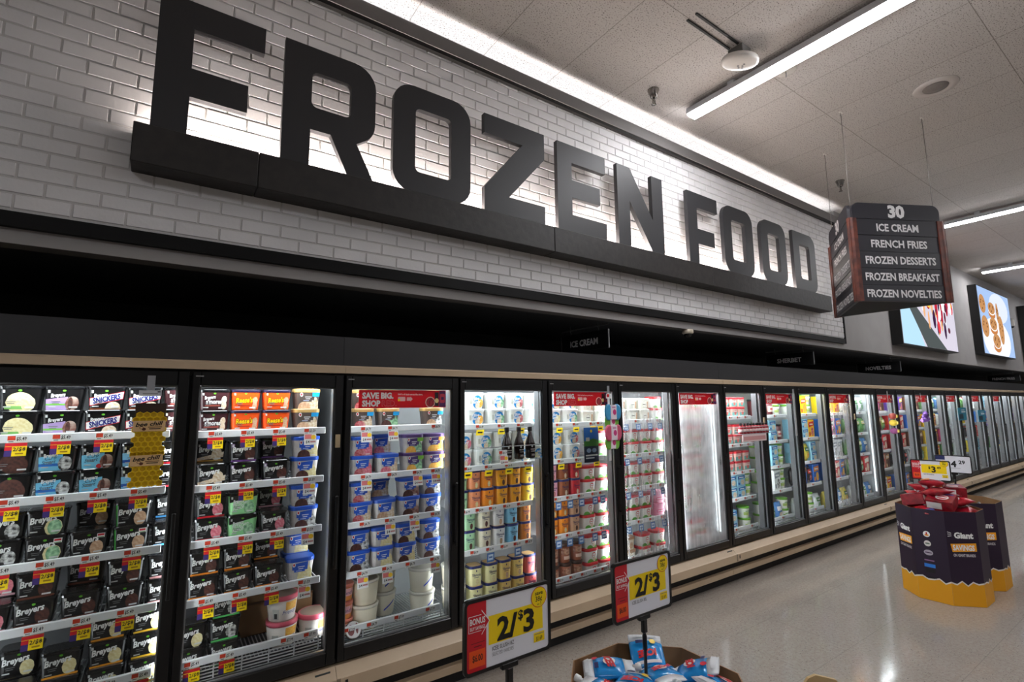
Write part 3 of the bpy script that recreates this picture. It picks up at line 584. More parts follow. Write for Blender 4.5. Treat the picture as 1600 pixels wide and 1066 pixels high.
def sb(name, desc, lid, blob, sc, body=CLEARW, tag=None, txt=True, w_=.150, h_=.118, shp='rect', sc2=None):
    ds = [('d', .35, 0, .66, .80, SC[sc])]
    if sc2: ds.append(('d', -.3, 0, .62, .42, SC[sc2]))
    ds += [('b', -.7, .55, (.55, .50), (.88, .95), cm(blob)), ('b', -.55, .35, .42, .58, cm(blob)), ('e', -.55, .84, .13, .12, WHT), ('e', -.55, .84, .07, .07, RED), ('b', -.25, .3, .68, .72, WHT), ('b', -.2, .2, .57, .61, WHT), ('b', -.4, .1, .47, .50, cm((200, 210, 235))), ('b', .3, .75, .06, .11, WHT)]
    if tag: ds.append(('b', .35, .95, .72, .96, cm(tag)))
    K[name] = ('ice_cream_pail' if shp == 'round' else 'dairy_tub', desc, shp, w_, .115, h_) + make(shp, w_, .115, h_, .86, .018, cm(lid, .3), body, ds, r=.038, topm=cm(tuple(min(255, c+30) for c in lid)))
BL = (32, 84, 190)
sb('blue_neapolitan', 'blue-lidded clear tub of neapolitan', BL, BL, 'vanilla', sc2='choc'); sb('blue_cookie', 'blue-lidded clear tub of cookies cream', BL, BL, 'cookie', sc2='choc'); sb('blue_vanilla', 'blue-lidded clear tub of vanilla', BL, BL, 'vanilla')
sb('blue_strawberry', 'blue-lidded tub of strawberry', BL, BL, 'pink', sc2='red'); sb('blue_cherry', 'blue-lidded tub of cherry vanilla', BL, BL, 'cream', sc2='pink'); sb('blue_caramel', 'blue-lidded tub of caramel swirl', BL, BL, 'cream', sc2='red'); sb('blue_chip', 'blue-lidded tub of chip cream', BL, BL, 'cream', sc2='tan'); sb('blue_swirl', 'blue-lidded tub of chocolate swirl', BL, BL, 'neap', sc2='choc')
sb('purple_sherbet', 'purple-lidded tub of citrus sherbet', (84, 58, 112), (70, 50, 110), 'mint', tag=(120, 180, 60), sc2='orange'); sb('purple_orange', 'purple-lidded tub of orange sherbet', (84, 58, 112), (70, 50, 110), 'orange', tag=(230, 150, 50), sc2='orange')
CYN = (30, 160, 224); TAUPE = mat('taupe tub', (92, 80, 74), .35)
for n_, d_, s1, s2 in (('gold_cream', 'gold-lidded dark tub of butter cream', 'cream', 'tan'), ('gold_berry', 'gold-lidded dark tub of berry cream', 'cream', 'red'), ('gold_mint', 'gold-lidded dark tub of mint chip', 'mint', 'choc'), ('gold_cookie', 'gold-lidded dark tub of cookie cream', 'cookie', 'tan')):
    sb(n_, d_, (196, 160, 98), (84, 72, 66), s1, body=TAUPE, tag=CYN, sc2=s2)
def cup(name, cat, desc, w_, h_, lidh, lidc, bodyc, ds, tp=.84, shp='round', topc=None, d_=None, r=.03):
    K[name] = (cat, desc, shp, w_, d_ or w_, h_) + make(shp, w_, d_ or w_, h_, tp, lidh, cm(lidc, .35), bodyc if not isinstance(bodyc, tuple) else cm(bodyc, .4), ds, r=r, topm=cm(topc) if topc else None)
cup('pink_cup', 'ice_cream_pail', 'round tub with pink lid', .165, .135, .022, (214, 92, 112), (226, 218, 210), [('b', .1, .9, .5, .9, SC['orange']), ('t', 'Friendly', .4, .42, .2, cm((30, 50, 140)), dict(shear=.3, fit=.08)), ('b', -.7, -.3, .1, .6, cm((180, 178, 172))), ('b', -.6, -.4, .15, .4, INK)], topc=(150, 130, 116))
cup('peach_cup', 'ice_cream_pail', 'narrow peach and pink cup', .10, .098, .016, (228, 130, 110), (236, 150, 70), [('b', -1, 1, .35, .9, cm((240, 180, 190))), ('t', 'Friendly', .1, .6, .26, cm((40, 40, 130)), dict(shear=.3, fit=.07))])
cup('pail', 'ice_cream_pail', 'big white bucket', .168, .145, .012, (226, 220, 206), (232, 222, 198), [], topc=(168, 158, 142)); cup('pail_blue', 'ice_cream_pail', 'big white bucket with blue handle', .168, .145, .012, (228, 224, 214), (236, 230, 212), [('b', -.2, .62, (.25, .62), (.33, .70), cm((60, 90, 206)))], topc=(190, 184, 172))
def bunny(name, desc, c, lid=(236, 238, 236)):
    cup(name, 'dairy_tub', desc, .165, .118, .014, lid, (240, 240, 234), [('e', .15, .47, .58, .46, cm((22, 134, 206))), ('e', .5, .38, .36, .30, SC[c]), ('e', .2, .22, .3, .2, SC['cream']), ('t', 'Blue', .02, .72, .22, WHT, dict(shear=.3, bold=.03, rot=.1)), ('t', 'Bunny', .05, .5, .22, WHT, dict(shear=.3, bold=.03, rot=.1)), ('b', -.75, -.5, .35, .7, cm((200, 200, 190)))], tp=.86, shp='rect', d_=.11, r=.045)
for n_, d_, c in (('bunny_orange', 'white tub with orange scoop circle', 'orange'), ('bunny_green', 'white tub with green scoop circle', 'mint'), ('bunny_red', 'white tub with red scoop circle', 'red'), ('bunny_white', 'white tub with vanilla blue circle', 'vanilla'), ('bunny_pink', 'white tub with pink scoop circle', 'pink'), ('bunny_yellow', 'white tub with buttery blue circle', 'tan')): bunny(n_, d_, c)
def carton(name, desc, c, sc='cream', w_=.104, h_=.132, lid=(36, 44, 104), t_=NAVY):
    cup(name, 'ice_cream_carton', desc, w_, h_, .014, lid, c, [('t', 'Tillamook', 0, .62, .15, t_, dict(bold=.02, fit=w_*.72)), ('e', .15, .22, .26, .17, SC[sc]), ('e', 0, .84, .08, .06, t_), ('b', -.4, .4, .46, .49, t_)], tp=.92, shp='rect', d_=.1, r=.03, topc=(214, 176, 120))
for a_ in (('carton_mint', 'mint green carton', (176, 222, 176), 'choc'), ('carton_peach', 'peach carton', (238, 150, 104), 'vanilla'), ('carton_orange', 'deep orange carton', (244, 146, 34), 'vanilla'), ('carton_gold', 'golden carton', (246, 170, 32), 'choc'), ('carton_yellow', 'yellow carton', (246, 204, 50), 'choc'), ('carton_cream', 'cream carton', (240, 232, 206), 'choc'), ('carton_white', 'white carton', (240, 240, 240), 'tan'), ('carton_sky', 'sky blue carton', (130, 196, 228), 'choc'), ('carton_brown', 'caramel brown carton', (206, 122, 44), 'choc'), ('carton_lemon', 'pale lemon carton', (242, 236, 178), 'vanilla'), ('carton_buff', 'buff yellow carton', (240, 208, 122), 'tan'), ('carton_rose', 'rose red carton', (222, 96, 96), 'pink'), ('carton_pink', 'pink cherry carton', (240, 176, 196), 'red'), ('carton_brown2', 'brown and white carton', (150, 84, 50), 'cream'), ('carton_red', 'red and cream carton', (206, 40, 52), 'cream'), ('carton_tan', 'tan carton', (206, 160, 124), 'choc')): carton(*a_)
def simple(name, cat, desc, w_, d_, h_, c, ds, lid=None, lidh=.0, tp=.97, shp='rect', r=.006):
    cup(name, cat, desc, w_, h_, lidh, lid or (230, 230, 230), c, ds, tp=tp, shp=shp, d_=d_, r=r)
GRN = cm((92, 170, 60))
simple('red_lid', 'dairy_tub', 'white tub with red lid', .142, .11, .108, (238, 238, 232), [('d', -.4, 0, .6, .3, GRN), ('d', .5, 0, .5, .24, GRN), ('e', .2, .62, .34, .24, cm((206, 60, 60))), ('e', .2, .60, .27, .18, WHT), ('b', .0, .4, .56, .62, RED), ('e', .35, .25, .25, .2, SC['cream'])], (206, 40, 48), .018, .86, r=.035)
simple('pink_lid', 'dairy_tub', 'pink striped tub', .142, .11, .108, (236, 150, 178), [('b', -.9, .9, .3, .6, cm((220, 70, 120))), ('b', -.7, .7, .42, .48, WHT)], (236, 150, 180), .018, .9, r=.03); simple('tan_lid', 'dairy_tub', 'white tub with tan lid', .142, .11, .108, (228, 214, 190), [('e', .2, .4, .4, .3, SC['tan'])], (190, 140, 100), .018, .86, r=.035)
simple('plain_white', 'dairy_tub', 'off-white plain tub', .138, .1, .1, (236, 232, 220), [('e', 0, .5, .3, .34, cm((206, 200, 184))), ('e', 0, .5, .25, .29, cm((238, 234, 224))), ('b', .55, .85, .1, .8, SC['tan']), ('b', -.3, .3, .46, .52, INK)], (232, 230, 220), .014, .92, r=.02)
simple('green_white', 'dairy_tub', 'narrow white cup with green label', .10, .1, .112, (240, 242, 236), [('b', -.9, .9, .45, .85, cm((60, 170, 90))), ('b', -.5, .5, .6, .68, WHT)], (240, 242, 238), .016, .86, shp='round')
simple('jar', 'gelato_jar', 'clear jar of caramel gelato', .098, .098, .15, (150, 84, 56), [('b', -1, 1, .5, .86, mat('jar pale layer', (206, 160, 132), .3, c2=(120, 62, 40), scale=40)), ('b', -.6, .6, .2, .4, cm((226, 190, 170)))], (70, 44, 34), .022, .96, shp='round')
simple('teal_cup', 'dairy_tub', 'red-lidded teal cup', .125, .11, .105, (226, 190, 176), [('b', -1, 1, .1, .55, cm((120, 196, 190))), ('e', .1, .5, .4, .3, cm((230, 120, 110))), ('b', -.5, .5, .62, .7, WHT)], (208, 40, 50), .018, .9, r=.03)
simple('green_cup', 'yogurt_cup', 'white cup with green lid', .13, .13, .122, (238, 240, 230), [('b', -.8, .8, .3, .6, cm((190, 214, 120))), ('b', -.5, .5, .66, .72, GRN), ('e', .2, .3, .3, .16, SC['cream'])], (120, 190, 60), .016, .84, shp='round'); simple('jar_dark', 'gelato_jar', 'dark berry jar', .115, .115, .19, (96, 40, 44), [('b', -.9, .9, .25, .65, cm((220, 206, 190))), ('b', -.5, .5, .4, .48, RED)], (30, 30, 32), .02, .96, shp='round')
BX = [('box_yellow', 'yellow fruit bar box', (246, 214, 30), (236, 92, 40), 'orange'), ('box_sun', 'yellow box with red burst', (250, 200, 20), (208, 30, 40), 'red'), ('box_sky', 'pale blue treat box', (150, 204, 226), (40, 110, 180), 'cream'), ('box_blue', 'blue novelty box', (36, 100, 190), (240, 150, 60), 'orange'), ('box_white', 'white treat box', (236, 238, 238), (150, 158, 166), 'cookie'), ('box_magenta', 'magenta bar box', (196, 34, 100), (50, 30, 60), 'choc'), ('box_green', 'green fruit bar box', (70, 140, 70), (200, 220, 120), 'mint'), ('box_brown', 'brown cone box', (110, 66, 44), (226, 190, 140), 'choc'), ('box_purple', 'purple pop box', (92, 58, 140), (240, 210, 60), 'pink'), ('box_red', 'red bar box', (200, 36, 40), (250, 230, 210), 'cream')]
for n_, d_, c, c2, s_ in BX: simple(n_, 'frozen_box', d_, .15, .09,   .118 if n_ == 'box_sky' else .225, c, [('b', -.9, .9, (.58, .66), (.84, .92), cm(c2)), ('b', -.6, .6, .70, .78, WHT), ('e', .3, .32, .5, .24, SC[s_]), ('b', -.9, -.4, .1, .3, cm(c2))])
def bag(name, desc, c, c2, s_):
    b = MB(); w_, d_, h_ = .168, .09, .215; rs = []
    for k in range(9):
        t_ = k/8; f = (1-abs(2*t_-1)**3.2); rs.append([(x, y, t_*h_) for x, y in [(w_/2*math.cos(a)*(.93+.07*f), (d_/2*f+.003)*math.sin(a)*(1+.12*math.cos(5*a+k))) for a in [2*PI*i/16 for i in range(16)]]])
    b.rings(rs, mat('bag %s' % name, c, .25, c2=tuple(min(255, x+24) for x in c), scale=25, bump=.25), smooth=True)
    cf = lambda u, t_, e: (u*w_/2*.9, -(d_/2*(1-abs(2*t_-1)**3.2)*math.sqrt(max(0.02, 1-(u*.9)**2)))-.006-e*3, t_*h_)
    decals(b, cf, [('b', -.6, .6, .58, .8, cm(c2)), ('b', -.4, .4, .66, .72, WHT), ('e', .1, .34, .45, .18, SC[s_])], w_, h_)
    K[name] = ('frozen_bag', desc, 'bag', w_, d_, h_, b.mesh('frozen_bag'), None)
for a_ in (('bag_white', 'white frozen bag', (226, 230, 230), (90, 150, 90), 'mint'), ('bag_blue', 'blue frozen bag', (70, 120, 180), (230, 232, 230), 'cream'), ('bag_green', 'green frozen bag', (90, 140, 76), (230, 220, 160), 'mint'), ('bag_yellow', 'yellow frozen bag', (226, 206, 80), (60, 120, 60), 'orange'), ('bag_black', 'black frozen bag', (34, 34, 38), (200, 60, 50), 'red')): bag(*a_)

# ------------------------------------------------------------------ stocking the shelves
NICK = {1: 'honeycomb tray door', 2: 'peanut butter tub door', 3: 'door after peanut butter tubs', 4: 'syrup bottle door', 5: 'ring toy strip door', 6: 'red lid tub door', 7: 'frosted door', 8: 'red bottle rack door', 9: 'door just past bottle rack', 10: 'yellow box door', 11: 'door before green case lamp', 12: 'green case door'}
def nick(d): return NICK.get(d, '%s freezer door' % ORD[d-1])
SHN = ['top', 'second', 'third', 'fourth', 'bottom']
DENSE = 7
def put(kind, x, y, z, label, group, merged=False, rz=0):
    nm, desc, shp, w_, d_, h_, m1, m2 = K[kind]
    cat = {'ice_cream_tub': 'tub', 'dairy_tub': 'tub', 'ice_cream_pail': 'tub', 'ice_cream_carton': 'carton', 'gelato_jar': 'jar', 'yogurt_cup': 'cup', 'frozen_box': 'box', 'frozen_bag': 'bag'}[nm]
    if m2 is None: return link(nm, m1, None, (x, y, z), (0, 0, rz), label=label, category=cat, group=group)
    t = thing(nm, label, cat, (x, y, z), (0, 0, rz), group)
    link('container', m1, t); link('lid', m2, t); return t
def column(kind, x, n, d, s, i, y=.135, back=False, z0=None):
    nm, desc, shp, w_, d_, h_ = K[kind][:6]; z = shz(d)[s]+.0045 if z0 is None else z0
    zz = z-.0085 if back else z
    zz = shz(d)[s]-.0055-(.058 if s == 4 else 0)
    for k in range(n):
        tier = '' if n == 1 else (('lower ', 'upper ') if n == 2 else ('lowest ', 'middle ', 'highest '))[k]
        lab = '%s%s%s, %s along %s shelf, %s' % ('rear ' if back else '', tier, desc, ORD[i], SHN[s], nick(d))
        put(kind, x+random.uniform(-.003, .003), y+d_/2+random.uniform(0, .006)+.004*k, zz, lab, 'ice creams behind the %s' % nick(d), rz=random.uniform(-.05, .05)); zz += h_+.0012
STOCK = {
 1: [[(-.535, 2, 'vanilla_green'), (-.385, 2, 'purple_swirl'), (-.23, 2, 'candybar'), (-.075, 2, 'candybar'), (.077, 2, 'smores')], [(-.537, 2, 'choc_dark'), (-.386, 2, 'carb_cookie'), (-.233, 2, 'carb_neapolitan'), (-.078, 2, 'carb_blue'), (.072, 2, 'cherry')],
     [(-.545, 2, 'cookies'), (-.396, 2, 'mint_badge'), (-.24, 1, 'vanilla_bean'), (-.083, 2, 'vanilla_badge'), (.07, 1, 'blue_label')], [(-.56, 1, 'pinkish'), (-.411, 2, 'choc'), (-.25, 1, 'choc'), (-.09, 2, 'truffle'), (.065, 2, 'truffle_rose')],
     [(-.46, 1, 'vanilla_plain'), (-.30, 2, 'vanilla_orange'), (-.138, 3, 'vanilla_orange'), (.017, 3, 'vanilla_gold')]],
 2: [[(.234, 2, 'smores'), (.388, 2, 'peanut'), (.549, 2, 'peanut'), (.716, 2, 'gold_cream')], [(.240, 1, 'caramel_bar'), (.395, 2, 'purple_black'), (.562, 1, 'purple_black'), (.722, 2, 'blue_neapolitan')],
     [(.250, 2, 'cherry_pink'), (.405, 2, 'pistachio'), (.562, 1, 'strawberry'), (.724, 2, 'blue_cookie')], [(.240, 2, 'choc_orange'), (.393, 2, 'choc_orange'), (.549, 1, 'choc_orange'), (.718, 1, 'blue_vanilla')],
     [(.196, 2, 'vanilla_plain'), (.35, 3, 'mint_chip'), (.641, 2, 'pink_cup'), (.812, 1, 'pink_cup')]],
 3: [[(1.052, 2, 'gold_berry'), (1.228, 2, 'gold_mint'), (1.552, 2, 'gold_cookie')], [(1.06, 2, 'blue_strawberry'), (1.23, 1, 'blue_cherry'), (1.403, 2, 'purple_sherbet'), (1.563, 2, 'purple_orange')],
     [(1.06, 2, 'blue_caramel'), (1.22, 1, 'blue_chip'), (1.385, 2, 'blue_swirl'), (1.544, 2, 'blue_cookie')], [(1.053, 2, 'blue_cookie'), (1.209, 2, 'blue_vanilla'), (1.364, 2, 'blue_neapolitan'), (1.535, 2, 'blue_cookie')],
     [(.985, 3, 'peach_cup'), (1.121, 2, 'pail'), (1.295, 2, 'pail_blue'), (1.508, 2, 'pail_blue')]],
 4: [[(1.885, 2, 'bunny_orange'), (2.072, 2, 'bunny_green'), (2.248, 2, 'bunny_red'), (2.420, 2, 'bunny_yellow')], [(1.786, 2, 'bunny_pink'), (1.958, 2, 'bunny_green'), (2.135, 2, 'bunny_white'), (2.312, 2, 'bunny_white')],
     [(1.772, 2, 'carton_mint'), (1.882, 2, 'carton_peach'), (1.992, 2, 'carton_orange'), (2.115, 2, 'carton_gold'), (2.24, 2, 'carton_gold'), (2.362, 2, 'carton_yellow')], [(1.84, 2, 'carton_mint'), (1.968, 2, 'carton_cream'), (2.09, 2, 'carton_white'), (2.205, 2, 'carton_sky'), (2.33, 2, 'carton_brown')],
     [(1.748, 2, 'pail_blue'), (1.894, 2, 'carton_lemon'), (2.02, 2, 'carton_lemon'), (2.139, 2, 'carton_buff'), (2.258, 2, 'carton_buff'), (2.372, 2, 'carton_rose')]],
 5: [[(2.63, 2, 'bunny_white'), (2.81, 2, 'bunny_green'), (3.0, 2, 'plain_white'), (3.152, 2, 'plain_white')], [(2.64, 2, 'bunny_orange'), (2.826, 2, 'bunny_red'), (3.03, 2, 'green_white'), (3.162, 2, 'red_lid')],
     [(2.60, 2, 'carton_pink'), (2.722, 2, 'carton_brown2'), (2.845, 2, 'carton_red'), (2.996, 2, 'red_lid'), (3.15, 2, 'red_lid')], [(2.596, 2, 'carton_orange'), (2.71, 2, 'carton_orange'), (2.83, 2, 'carton_tan'), (2.982, 2, 'red_lid'), (3.134, 2, 'red_lid')],
     [(2.61, 2, 'jar'), (2.735, 2, 'jar'), (2.858, 2, 'jar'), (3.0, 3, 'red_lid'), (3.15, 3, 'red_lid')]],
 6: [[(3.40, 2, 'plain_white'), (3.56, 2, 'plain_white'), (3.72, 2, 'plain_white'), (3.91, 2, 'red_lid')], [(3.40, 2, 'red_lid'), (3.56, 2, 'red_lid'), (3.735, 2, 'red_lid'), (3.915, 2, 'red_lid')],
     [(3.40, 2, 'red_lid'), (3.555, 2, 'red_lid'), (3.725, 2, 'red_lid'), (3.90, 2, 'red_lid')], [(3.39, 2, 'red_lid'), (3.545, 2, 'red_lid'), (3.70, 2, 'red_lid'), (3.885, 2, 'pink_lid')], [(3.46, 2, 'tan_lid'), (3.67, 2, 'red_lid'), (3.87, 2, 'red_lid')]],
}
x7 = gapx(7)
STOCK[7] = [[(x7+.22+.165*i, 2, 'red_lid') for i in range(3)], [(x7+.20+.165*i, 2, 'red_lid') for i in range(3)], [(x7+.20+.165*i, 2, 'red_lid') for i in range(3)], [(x7+.13, 2, 'bunny_white'), (x7+.30, 2, 'red_lid'), (x7+.46, 2, 'plain_white')], [(x7+.18+.17*i, 2, 'red_lid') for i in range(3)]]
x8 = gapx(8)
STOCK[8] = [[(x8+.14+.15*i, 2, 'teal_cup') for i in range(4)], [(x8+.16+.15*i, 2, 'teal_cup') for i in range(4)], [(x8+.15+.155*i, 2, 'teal_cup') for i in range(4)], [(x8+.14, 2, 'teal_cup'), (x8+.31, 2, 'box_sky'), (x8+.48, 2, 'box_sky'), (x8+.62, 2, 'green_cup')], [(x8+.12, 1, 'jar'), (x8+.28, 2, 'box_sky'), (x8+.58, 2, 'green_cup')]]
def rnd(d, rows):
    x = gapx(d); out = []
    for ks, pitch, n in rows:
        r = []; c = x+.125; i = 0
        while c < x+P-.12: q = ks[i % len(ks)]; r.append((c, 2 if K[q][5] < .13 else 1, q)); c += .158 if K[q][3] < .16 else .172; i += 1
        out.append(r)
    return out
STOCK[9] = rnd(9, [(['jar_dark', 'green_cup'], .125, 1), (['jar_dark', 'jar_dark', 'box_sky'], .165, 1), (['green_cup', 'green_cup', 'box_sky'], .17, 2), (['green_cup', 'green_cup', 'box_white'], .17, 2), (['green_cup', 'bag_white', 'bag_blue'], .19, 1)])
STOCK[10] = rnd(10, [(['green_cup', 'box_yellow', 'box_yellow'], .18, 1), (['box_sky', 'box_sun'], .2, 1), (['box_sky', 'box_yellow', 'bag_yellow'], .2, 1), (['bag_black', 'box_blue'], .19, 1), (['bag_white', 'bag_yellow', 'green_cup'], .19, 1)])
STOCK[11] = rnd(11, [(['box_yellow', 'box_sun'], .18, 1), (['box_blue', 'box_magenta', 'box_magenta'], .17, 1), (['box_white'], .16, 1), (['box_blue', 'bag_white', 'box_red'], .18, 1), (['bag_yellow', 'bag_white', 'bag_blue'], .19, 1)])
STOCK[12] = rnd(12, [(['bag_white'], .22, 1), (['bag_green'], .24, 1), (['bag_green', 'bag_blue'], .22, 1), (['bag_green', 'box_red'], .24, 1), (['bag_white', 'bag_blue'], .22, 1)])
rg = random.Random(11); allk = [k[0] for k in BX]+['bag_white', 'bag_blue', 'bag_green', 'bag_black']
for d in range(13, NDOOR+1):
    rows = [([rg.choice(allk), rg.choice(allk), rg.choice(allk)], .2, 1 if rg.random() < .7 else 2) for _ in range(5)]
    STOCK[d] = rnd(d, rows[:5] if d < 18 else rows[:4])
for d, rows in STOCK.items():
    for s, r in enumerate(rows):
        for i, (x, n, k) in enumerate(r):
            fr_y = .28 if (d == 3 and s == 4 and i == 2) else .135
            column(k, x, n, d, s, i, y=fr_y)
            if n == 1 and d <= 3 and k not in ('pink_cup',): column(k, x, 2, d, s, i, y=.26, back=True)
# brown shipping carton at the back of the lowest shelf
CARD = mat('cardboard', (150, 112, 76), .8, c2=(136, 100, 66), scale=6)
t = thing('shipping_carton', 'open brown cardboard carton behind the pink lid tubs', 'box', (.64, .5, shz(2)[4]-.058))
b = MB(); b.box(-.21, .21, -.1, .1, 0, .005, CARD); b.box(-.21, .21, -.1, -.095, 0, .17, CARD); b.box(-.21, .21, .095, .1, 0, .17, CARD); b.box(-.21, -.205, -.095, .095, 0, .17, CARD); b.box(.205, .21, -.095, .095, 0, .17, CARD); b.obj('box', t)
b = MB(); b.add([(-.21, -.1, .17), (.21, -.1, .17), (.2, -.15, .20), (-.2, -.15, .20)], [(0, 1, 2, 3)], CARD); b.obj('flap', t)
t = thing('pie_tub', 'flat round clear tub leaning at the foot of white buckets', 'tub', (1.022, .128, .462), (math.radians(62), 0, 0))
MB().lathe([(.045, -.012), (.05, 0), (.05, .012), (.047, .015)], cm((120, 104, 96)), n=20).obj('base', t)
b = MB(); b.lathe([(.046, .015), (.044, .018)], cm((206, 202, 200)), n=20)
b.poly(ell(-.015, .0, .02, .03, 12), cm((120, 60, 60)), fr=lambda a, c, y: (a, c, y), y=.0185); b.poly(ell(.02, .005, .008, .03, 12), cm((120, 60, 60)), fr=lambda a, c, y: (a, c, y), y=.0185); b.obj('lid', t)

# ------------------------------------------------------------------ price tags on the shelf edges
_tag = {}
def tag_meshes(kind, price):
    if (kind, price) in _tag: return _tag[(kind, price)]
    b = MB(); b.box(-.034, .034, -.0012, 0, -.034, .002, cm((236, 236, 234)), 0); b.poly(rect(-.032, -.006, -.022, -.003), cm((206, 62, 34)), y=-.0016)
    b.text(price, .014, -.015, .017, INK, y=-.0018, bold=.02, fit=.034, res=1); b.poly(rect(-.028, -.012, -.030, -.026), GRY, y=-.0016); m1 = b.mesh('price_tag')
    c = MB(); m2 = None; fr = lambda a, z, y: (a, y-.010+.12*(z+.034), z)
    if kind == 'yellow':
        c.prism(rect(-.036, .036, -.092, -.034), 0, .0008, YEL, fr=fr); c.poly(rect(-.036, .036, -.048, -.034), RED, fr=fr, y=-.0006); c.poly(rect(-.036, -.012, -.092, -.062), cm((60, 40, 110)), fr=fr, y=-.0006); c.poly(rect(-.036, -.012, -.066, -.05), RED, fr=fr, y=-.0008)
        c.text('2/$8', .012, -.061, .017, INK, fr, -.001, bold=.02, res=1); c.poly(rect(-.0, .026, -.084, -.078), cm((160, 120, 0)), fr=fr, y=-.0008)
    elif kind == 'pink':
        c.prism(rect(-.034, .034, -.096, -.034), 0, .0008, WHT, fr=fr); c.poly(rect(-.03, .008, -.062, -.036), cm((222, 120, 120)), fr=fr, y=-.0006); c.poly(ell(.018, -.052, .014, .013, 12), cm((246, 200, 40)), fr=fr, y=-.0008)
        c.text('$4', -.014, -.078, .016, INK, fr, -.001, bold=.01, res=1); c.poly(rect(.0, .03, -.083, -.074), cm((190, 130, 130)), fr=fr, y=-.0006)
    elif kind == 'blue':
        fb = lambda a, z, y: (a+.25*(z+.034), y-.010+.3*(z+.034), z)
        c.prism(rect(-.028, .032, -.092, -.036), 0, .0008, cm((64, 104, 158)), fr=fb); c.poly(rect(-.018, .022, -.08, -.046), cm((190, 206, 224)), fr=fb, y=-.0006); c.poly(rect(-.012, .016, -.068, -.058), cm((64, 104, 158)), fr=fb, y=-.0008)
    elif kind == 'gold':
        fb = lambda a, z, y: (a+.3*(z+.034), y-.012+.2*(z+.034), z); c.prism(rect(-.032, .032, -.075, -.036), 0, .0008, YEL, fr=fb); c.poly(rect(-.02, .02, -.06, -.05), INK, fr=fb, y=-.0006)
    if c.v: m2 = c.mesh('sale_card')
    _tag[(kind, price)] = (m1, m2); return m1, m2
TK = {1: ('yellow', '$5.49'), 2: ('yellow', '$5.49'), 3: ('pink', '$4.79'), 4: ('gold', '$6.49'), 5: ('blue', '$7.19'), 6: ('blue', '$7.19')}
DESC = {'yellow': 'white price tag with yellow two-for-eight card', 'pink': 'white price tag with pink discount card', 'gold': 'white price tag with slanted yellow card', 'blue': 'white price tag with blue card', 'plain': 'plain white and red price tag'}
for d in range(1, 13):
    kd, pr = TK.get(d, ('plain', '$4.99'))
    for s in range(5):
        cols = STOCK[d][s]; j = 0
        if d > 8: cols = cols[::2]
        for i, (x, n, k) in enumerate(cols):
            kk, pp = kd, pr
            if d == 2 and k in ('gold_cream', 'blue_neapolitan', 'blue_cookie', 'blue_vanilla'): kk, pp = 'pink', '$3.59'
            if d == 2 and k == 'pink_cup' or (d == 3 and s == 4): kk, pp = 'plain', '$7.99'
            if d == 4 and s >= 2: kk, pp = ('blue', '$6.99') if s >= 3 and i % 2 else ('plain', '$6.99')
            if d == 5 and s < 2: kk, pp = 'gold', '$6.49'
            if d in (3,) and (i+s) % 3 == 2: kk, pp = 'plain', '$4.79'
            if d == 7 and s < 3: continue
            x_ = min(x+.012, gapx(d)+P-.115)
            if i and x_-last < .085: continue
            last = x_
            m1, m2 = tag_meshes(kk, pp); z = shz(d)[s]
            o = link('price_tag', m1, None, (x_, .1115, z), label='%s, %s along %s shelf, %s' % (DESC[kk], ORD[i], SHN[s], nick(d)), category='price tag', group='price tags behind the %s' % nick(d))
            if m2: link('sale_card', m2, o)
# ------------------------------------------------------------------ red banners inside the glass
def banner(d, lab):
    x = gapx(d); t = thing('banner', lab, 'banner', (x+.075 if d != 3 else x+.092, .0095, 1.775), group='red savings banners on the doors'); W = .60 if d != 3 else .59
    b = MB(); b.prism(rect(0, W, 0, .112), 0, .002, REDF); b.text('SAVE BIG.', .02, .078, .036, WHT, y=-.001, bold=.05, align='l', fit=.20); b.text('SHOP', .02, .030, .036, WHT, y=-.001, bold=.05, align='l', fit=.115)
    b.text('RED.', .145, .030, .036, cm((236, 120, 130)), y=-.001, bold=.02, align='l', fit=.095); b.text('RED.', .147, .030, .032, RED, y=-.0014, bold=.0, align='l', fit=.09)
    b.text("1000's of deals across the store.", .25, .086, .012, WHT, y=-.001, bold=.015, align='l', fit=.17, res=1); b.poly(rrect(.25, .30, .042, .070, .006), cm((240, 190, 190)), y=-.001); b.poly(rect(.25, .265, .042, .056), YEL, y=-.0014); b.poly([(.31, .045), (.335, .045), (.335, .04), (.35, .056), (.335, .072), (.335, .067), (.31, .067)], cm((240, 190, 190)), y=-.001); b.obj('panel', t)
    b = MB(); b.poly(rect(W-.05, W-.002, .004, .108), cm((84, 30, 90)), y=-.0012); b.poly(ell(W-.115, .035, .036, .036), cm((232, 196, 180)), y=-.0014); b.poly(ell(W-.115, .035, .03, .03), mat('berries', (190, 40, 56), .5, c2=(110, 20, 34), scale=80), y=-.0018); b.poly(rect(W-.082, W-.054, .01, .1), cm((30, 22, 30)), y=-.0016); b.poly(ell(W-.068, .045, .014, .016), cm((240, 220, 150)), y=-.002); b.poly(rrect(W-.044, W-.008, .03, .09, .008), cm((196, 60, 80)), y=-.0016); b.poly(rect(W-.036, W-.016, .05, .07), cm((60, 30, 90)), y=-.002); b.obj('food_picture', t)
for d in range(3, 22, 2): banner(d, 'red savings banner on the %s' % nick(d))

